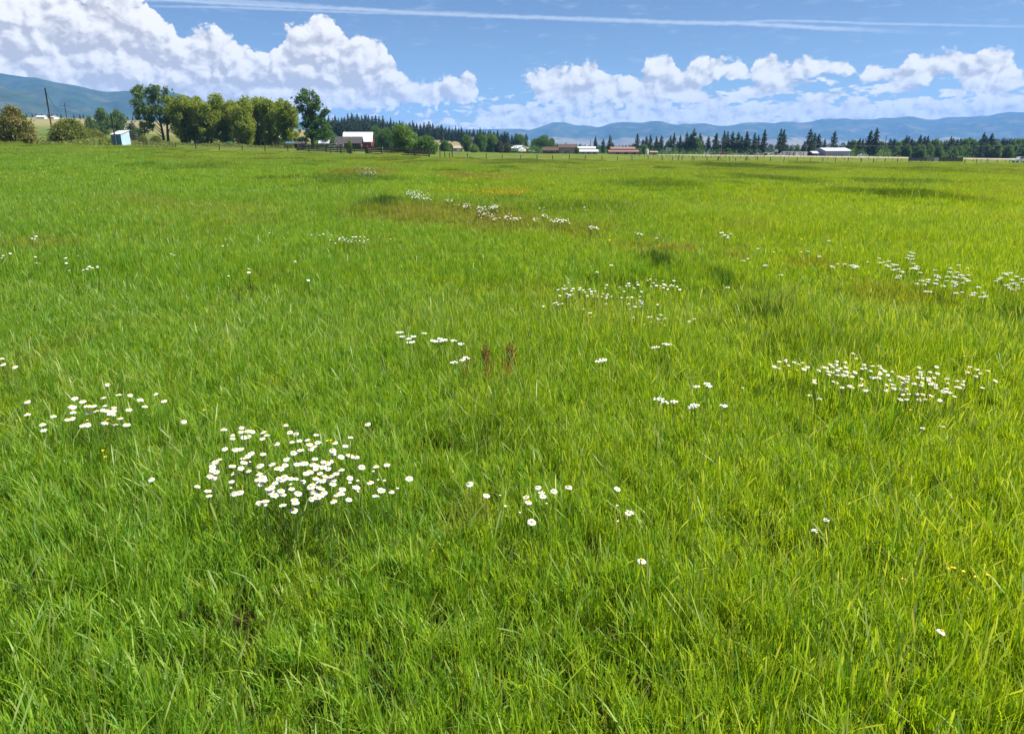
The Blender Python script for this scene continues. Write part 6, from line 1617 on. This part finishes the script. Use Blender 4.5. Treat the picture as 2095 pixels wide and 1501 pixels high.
ya = [(108, 220), (122, 232), (168, 198), (245, 200), (303, 214), (342, 212), (360, 222), (378, 232), (342, 235), (485, 180), (598, 140), (610, 186), (650, 180), (675, 212), (695, 170), (735, 200), (745, 212), (780, 208), (700, 222), (740, 260), (765, 255), (800, 250), (825, 276), (850, 284), (805, 320), (785, 340),
      (917, 75), (940, 90), (962, 90), (942, 118), (905, 112), (888, 136), (910, 152), (945, 148), (952, 195), (985, 220), (1000, 228), (935, 245), (965, 240), (990, 250), (1028, 288), (1175, 262), (1192, 316), (1220, 336), (1190, 364), (1182, 400), (1105, 360), (1105, 385), (1038, 370), (990, 402), (1075, 412), (1262, 425), (1303, 330), (1300, 374), (1325, 282), (1335, 242), (1405, 285), (1422, 212),
      (1380, 332), (1410, 340), (1440, 312), (1465, 320), (1465, 342), (1520, 312), (1515, 242), (1500, 355), (1520, 372), (1370, 380), (1400, 385), (1385, 400), (1408, 412), (1372, 426), (1465, 394), (1630, 438), (1675, 495), (1580, 495), (1562, 518), (1700, 525), (1690, 538), (1650, 540), (1395, 498), (1455, 490), (1075, 482), (1118, 484), (1893, 295), (1915, 305), (1950, 290), (1855, 340), (1835, 355), (1805, 375), (1970, 362), (2020, 328), (2080, 355),
      (2085, 385), (1920, 415), (1968, 402), (2005, 398), (2030, 420), (1945, 440), (2030, 448), (1975, 462), (2005, 465)]
zoned(z2(ya, 1680, 500, 5.05), yarrow, 'cream yarrow head in the %s of the straggling right edge patch', 'yarrow of the right edge patch', 5, 4)
for x, y in z2([(110, 112), (125, 138), (162, 150), (188, 137), (190, 170), (170, 173), (256, 119)], 780, 640, 2.91): yarrow(x, y, 'white yarrow in the left half of the small pair of tufts near the middle', 'yarrow tuft left of the middle')
for x, y in z2([(305, 162), (318, 166), (345, 150), (360, 162), (372, 160), (382, 157), (335, 167), (432, 162), (475, 181)], 780, 640, 2.91): yarrow(x, y, 'white yarrow in the right half of the small pair of tufts near the middle', 'yarrow tuft right of the middle')
for x, y in z2([(432, 291), (485, 278), (507, 264)], 780, 640, 2.91): yarrow(x, y, 'white yarrow beside the red brown dock stalks', 'yarrow beside the dock stalks')
for x, y in z2([(1300, 284), (1320, 274)], 780, 640, 2.91): yarrow(x, y, 'pale yarrow standing alone at the centre right of the meadow', 'lone yarrow at centre right')
for x, y in z2([(1620, 204), (1640, 200), (1690, 182), (1710, 186)], 780, 640, 2.91): yarrow(x, y, 'white yarrow head in the small group below the yellow flowers', 'yarrow below the yellow flowers')
for x, y in z2([(1652, 508), (1682, 528), (1744, 524), (1868, 545), (1850, 556), (1940, 418), (1950, 432), (1878, 436), (2037, 548)], 780, 640, 2.91): yarrow(x, y, 'white yarrow head in the scattered line left of the broad daisy patch', 'yarrow left of the broad daisy patch')
for x, y in z2([(260, 42), (337, 62), (660, 48), (690, 42), (675, 62), (820, 112), (750, 170), (772, 160), (855, 192), (1060, 126), (1115, 150), (1162, 75), (930, 238), (675, 298), (118, 192), (50, 226)], 1200, 460, 2.341): yarrow(x, y, 'single pale yarrow head dotted in the right middle distance', 'dotted yarrow of the right middle distance')
for x, y in ((1520, 793), (1676, 815), (1657, 808), (1888, 875), (1930, 872), (1690, 1062), (1667, 1084)): yarrow(x, y, 'dull greenish yarrow head in the near right grass', 'dull yarrow in the near right grass', .5)
# far drifts of white flowers, uncountable
dr = np.random.default_rng(4); far = []
def drift(cx_, cy_, wx, wy, n):
    for _ in range(n): far.append((cx_ + dr.normal() * wx, cy_ + dr.normal() * wy))
for c in [(752, 343, 16, 2.2, 60), (748, 354, 12, 3.2, 80), (842, 394, 9, 3, 45), (858, 402, 10, 4, 50), (872, 406, 5, 1.8, 16), (918, 409, 6, 4, 14), (953, 421, 6, 3, 22), (984, 424, 5, 3, 22), (1011, 423, 4.5, 2.5, 38), (992, 435, 10, 4, 26), (1030, 445, 14, 3, 26), (1058, 447, 7, 1.6, 12), (1093, 448, 4, 2, 9),
          (1113, 441, 4, 1.8, 12), (1148, 451, 11, 2.5, 34), (1214, 464, 5, 2.5, 16), (708, 491, 16, 3, 18), (1110, 427, 5, 4, 5), (1196, 425, 3, 2, 4), (1310, 478, 4, 3, 6), (1480, 482, 6, 4, 10), (955, 353, 10, 1.5, 8), (880, 358, 14, 1.2, 6)]: drift(*c)
flower_mass('far_flower_drifts', far, 'drifts of tiny white flowers running diagonally across the far meadow', 'wildflowers', .021, .40, .50, M_YARROW, 6, .3, 3)
# buttercups
def butter_mesh():
    V = []; Fc = []
    for k in range(5):
        th = 1.2566 * k; c, s = math.cos(th), math.sin(th); o = len(V)
        for q, w_, z in ((.1, .25, 0), (.6, .55, .12), (1.0, .35, .3)): V += [(c * q * .012 - s * w_ * .012, s * q * .012 + c * w_ * .012, z * .012), (c * q * .012 + s * w_ * .012, s * q * .012 - c * w_ * .012, z * .012)]
        Fc += [(o, o + 1, o + 3, o + 2), (o + 2, o + 3, o + 5, o + 4)]
    me = bpy.data.meshes.new('petals'); me.from_pydata(V, [], Fc); me.materials.append(M_YEL); me.update(); return me
BM = butter_mesh(); BS = stem_mesh(.4, .04, .0012)
def buttercup(x, y, lab, grp, s=1.0, h=.40):
    p = hit(x, y, h); t = thing('buttercup', lab, 'wildflower', p, fr.uniform(0, 6.28), grp); t.scale = (s * .62, s * .62, s)
    link('petals', BM, t); link('stem', BS, t)
for x, y in ((670, 902), (677, 901)): buttercup(x, y, 'yellow buttercup beside the top right of the dense daisy patch', 'buttercups at the dense patch', 1.1)
for x, y in ((179, 860), (217, 862), (213, 865), (221, 858)): buttercup(x, y, 'yellow buttercup among the loose left daisies', 'buttercups among the left daisies', 1.1)
for x, y in ((211, 922), (216, 935)): buttercup(x, y, 'yellow buttercup alone in the grass below the loose left daisies', 'buttercups below the left daisies', 1.1)
buttercup(418, 839, 'single yellow buttercup right of the loose left daisies', None, 1.1)
buttercup(1849, 1185, 'largest bright buttercup in the lower right grass', None, 1.1, .32)
for x, y in ((1940, 1163), (1948, 1161), (1953, 1162), (1972, 1169), (1996, 1180), (2021, 1176)): buttercup(x, y, 'yellow buttercup in the loose row at the lower right edge', 'buttercups at lower right', 1.0, .32)
for x, y in ((1604, 750), (1631, 758), (1615, 761), (1641, 755), (1738, 773), (1766, 786), (1782, 742), (1974, 729), (1863, 839), (1640, 600), (1652, 597), (1672, 596), (1668, 621), (1442, 590), (1460, 587), (1458, 597), (1405, 590)): buttercup(x, y, 'yellow buttercup dotted among the right hand flowers', 'buttercups among the right flowers', 1.25)
for x, y in z2([(1575, 290), (1580, 302), (1565, 320), (1580, 320), (1868, 345), (1748, 385), (1000, 545), (798, 617), (755, 636), (1247, 750), (1390, 724), (1467, 694), (1615, 660), (1593, 703), (1635, 735), (1785, 640), (1088, 348)], 1080, 540, 5.82): buttercup(x, y, 'tiny buttercup around the scattered daisies at centre right', 'buttercups at centre right', 1.3)
yl = [(fr.gauss(1015, 40), fr.gauss(393, 4)) for _ in range(150)] + [(fr.gauss(905, 20), fr.gauss(385, 2)) for _ in range(30)] + [(fr.uniform(1200, 2095), fr.uniform(360, 520)) for _ in range(60)]
flower_mass('yellow_flower_haze', yl, 'faint yellow haze of small flowers in the far middle of the meadow', 'wildflowers', .024, .34, .42, M_YEL, 5, .2, 6)
# red brown dock stalks
M_DOCK = surf('red_brown_seed_stalk', (0.26, 0.085, 0.035), (0.20, 0.10, 0.04), 20, .8, .1)
def dock(x, y, lab, hgt):
    p = hit(x, y + 14, .15); p.z -= .15; t = thing('dock_plant', lab, 'weed', p, 0, 'dock plants at the centre')
    ps = []; r = np.random.default_rng(int(x)); C = []
    for k in range(9):
        a = r.uniform(0, 6.28); l = r.uniform(.02, .07); hh = hgt * r.uniform(.75, 1.0)
        ps.append(tube([(0, 0, 0), (math.cos(a) * l * .4, math.sin(a) * l * .4, hh * .6), (math.cos(a) * l, math.sin(a) * l, hh)], [.003, .0025, .0015], 4))
        q = r.uniform(.5, 1, 40); C.append(np.stack([np.cos(a) * l * q + r.normal(0, .008, 40), np.sin(a) * l * q + r.normal(0, .008, 40), hh * q], -1))
    v, f = join_parts(ps); link('stem', mesh_np('stem', v, f, [M_DOCK]), t)
    v, f, tt = leaf_cards(np.concatenate(C), .009, r); link('seed_cluster', mesh_np('seed_cluster', v, f, [M_DOCK], {'tint': tt}), t)
dock(953, 742, 'thin rusty dock stalks beside the white yarrow', .30); dock(998, 738, 'middle one of the rusty dock tufts', .38); dock(1048, 738, 'strongest red brown dock tuft of the three', .42)
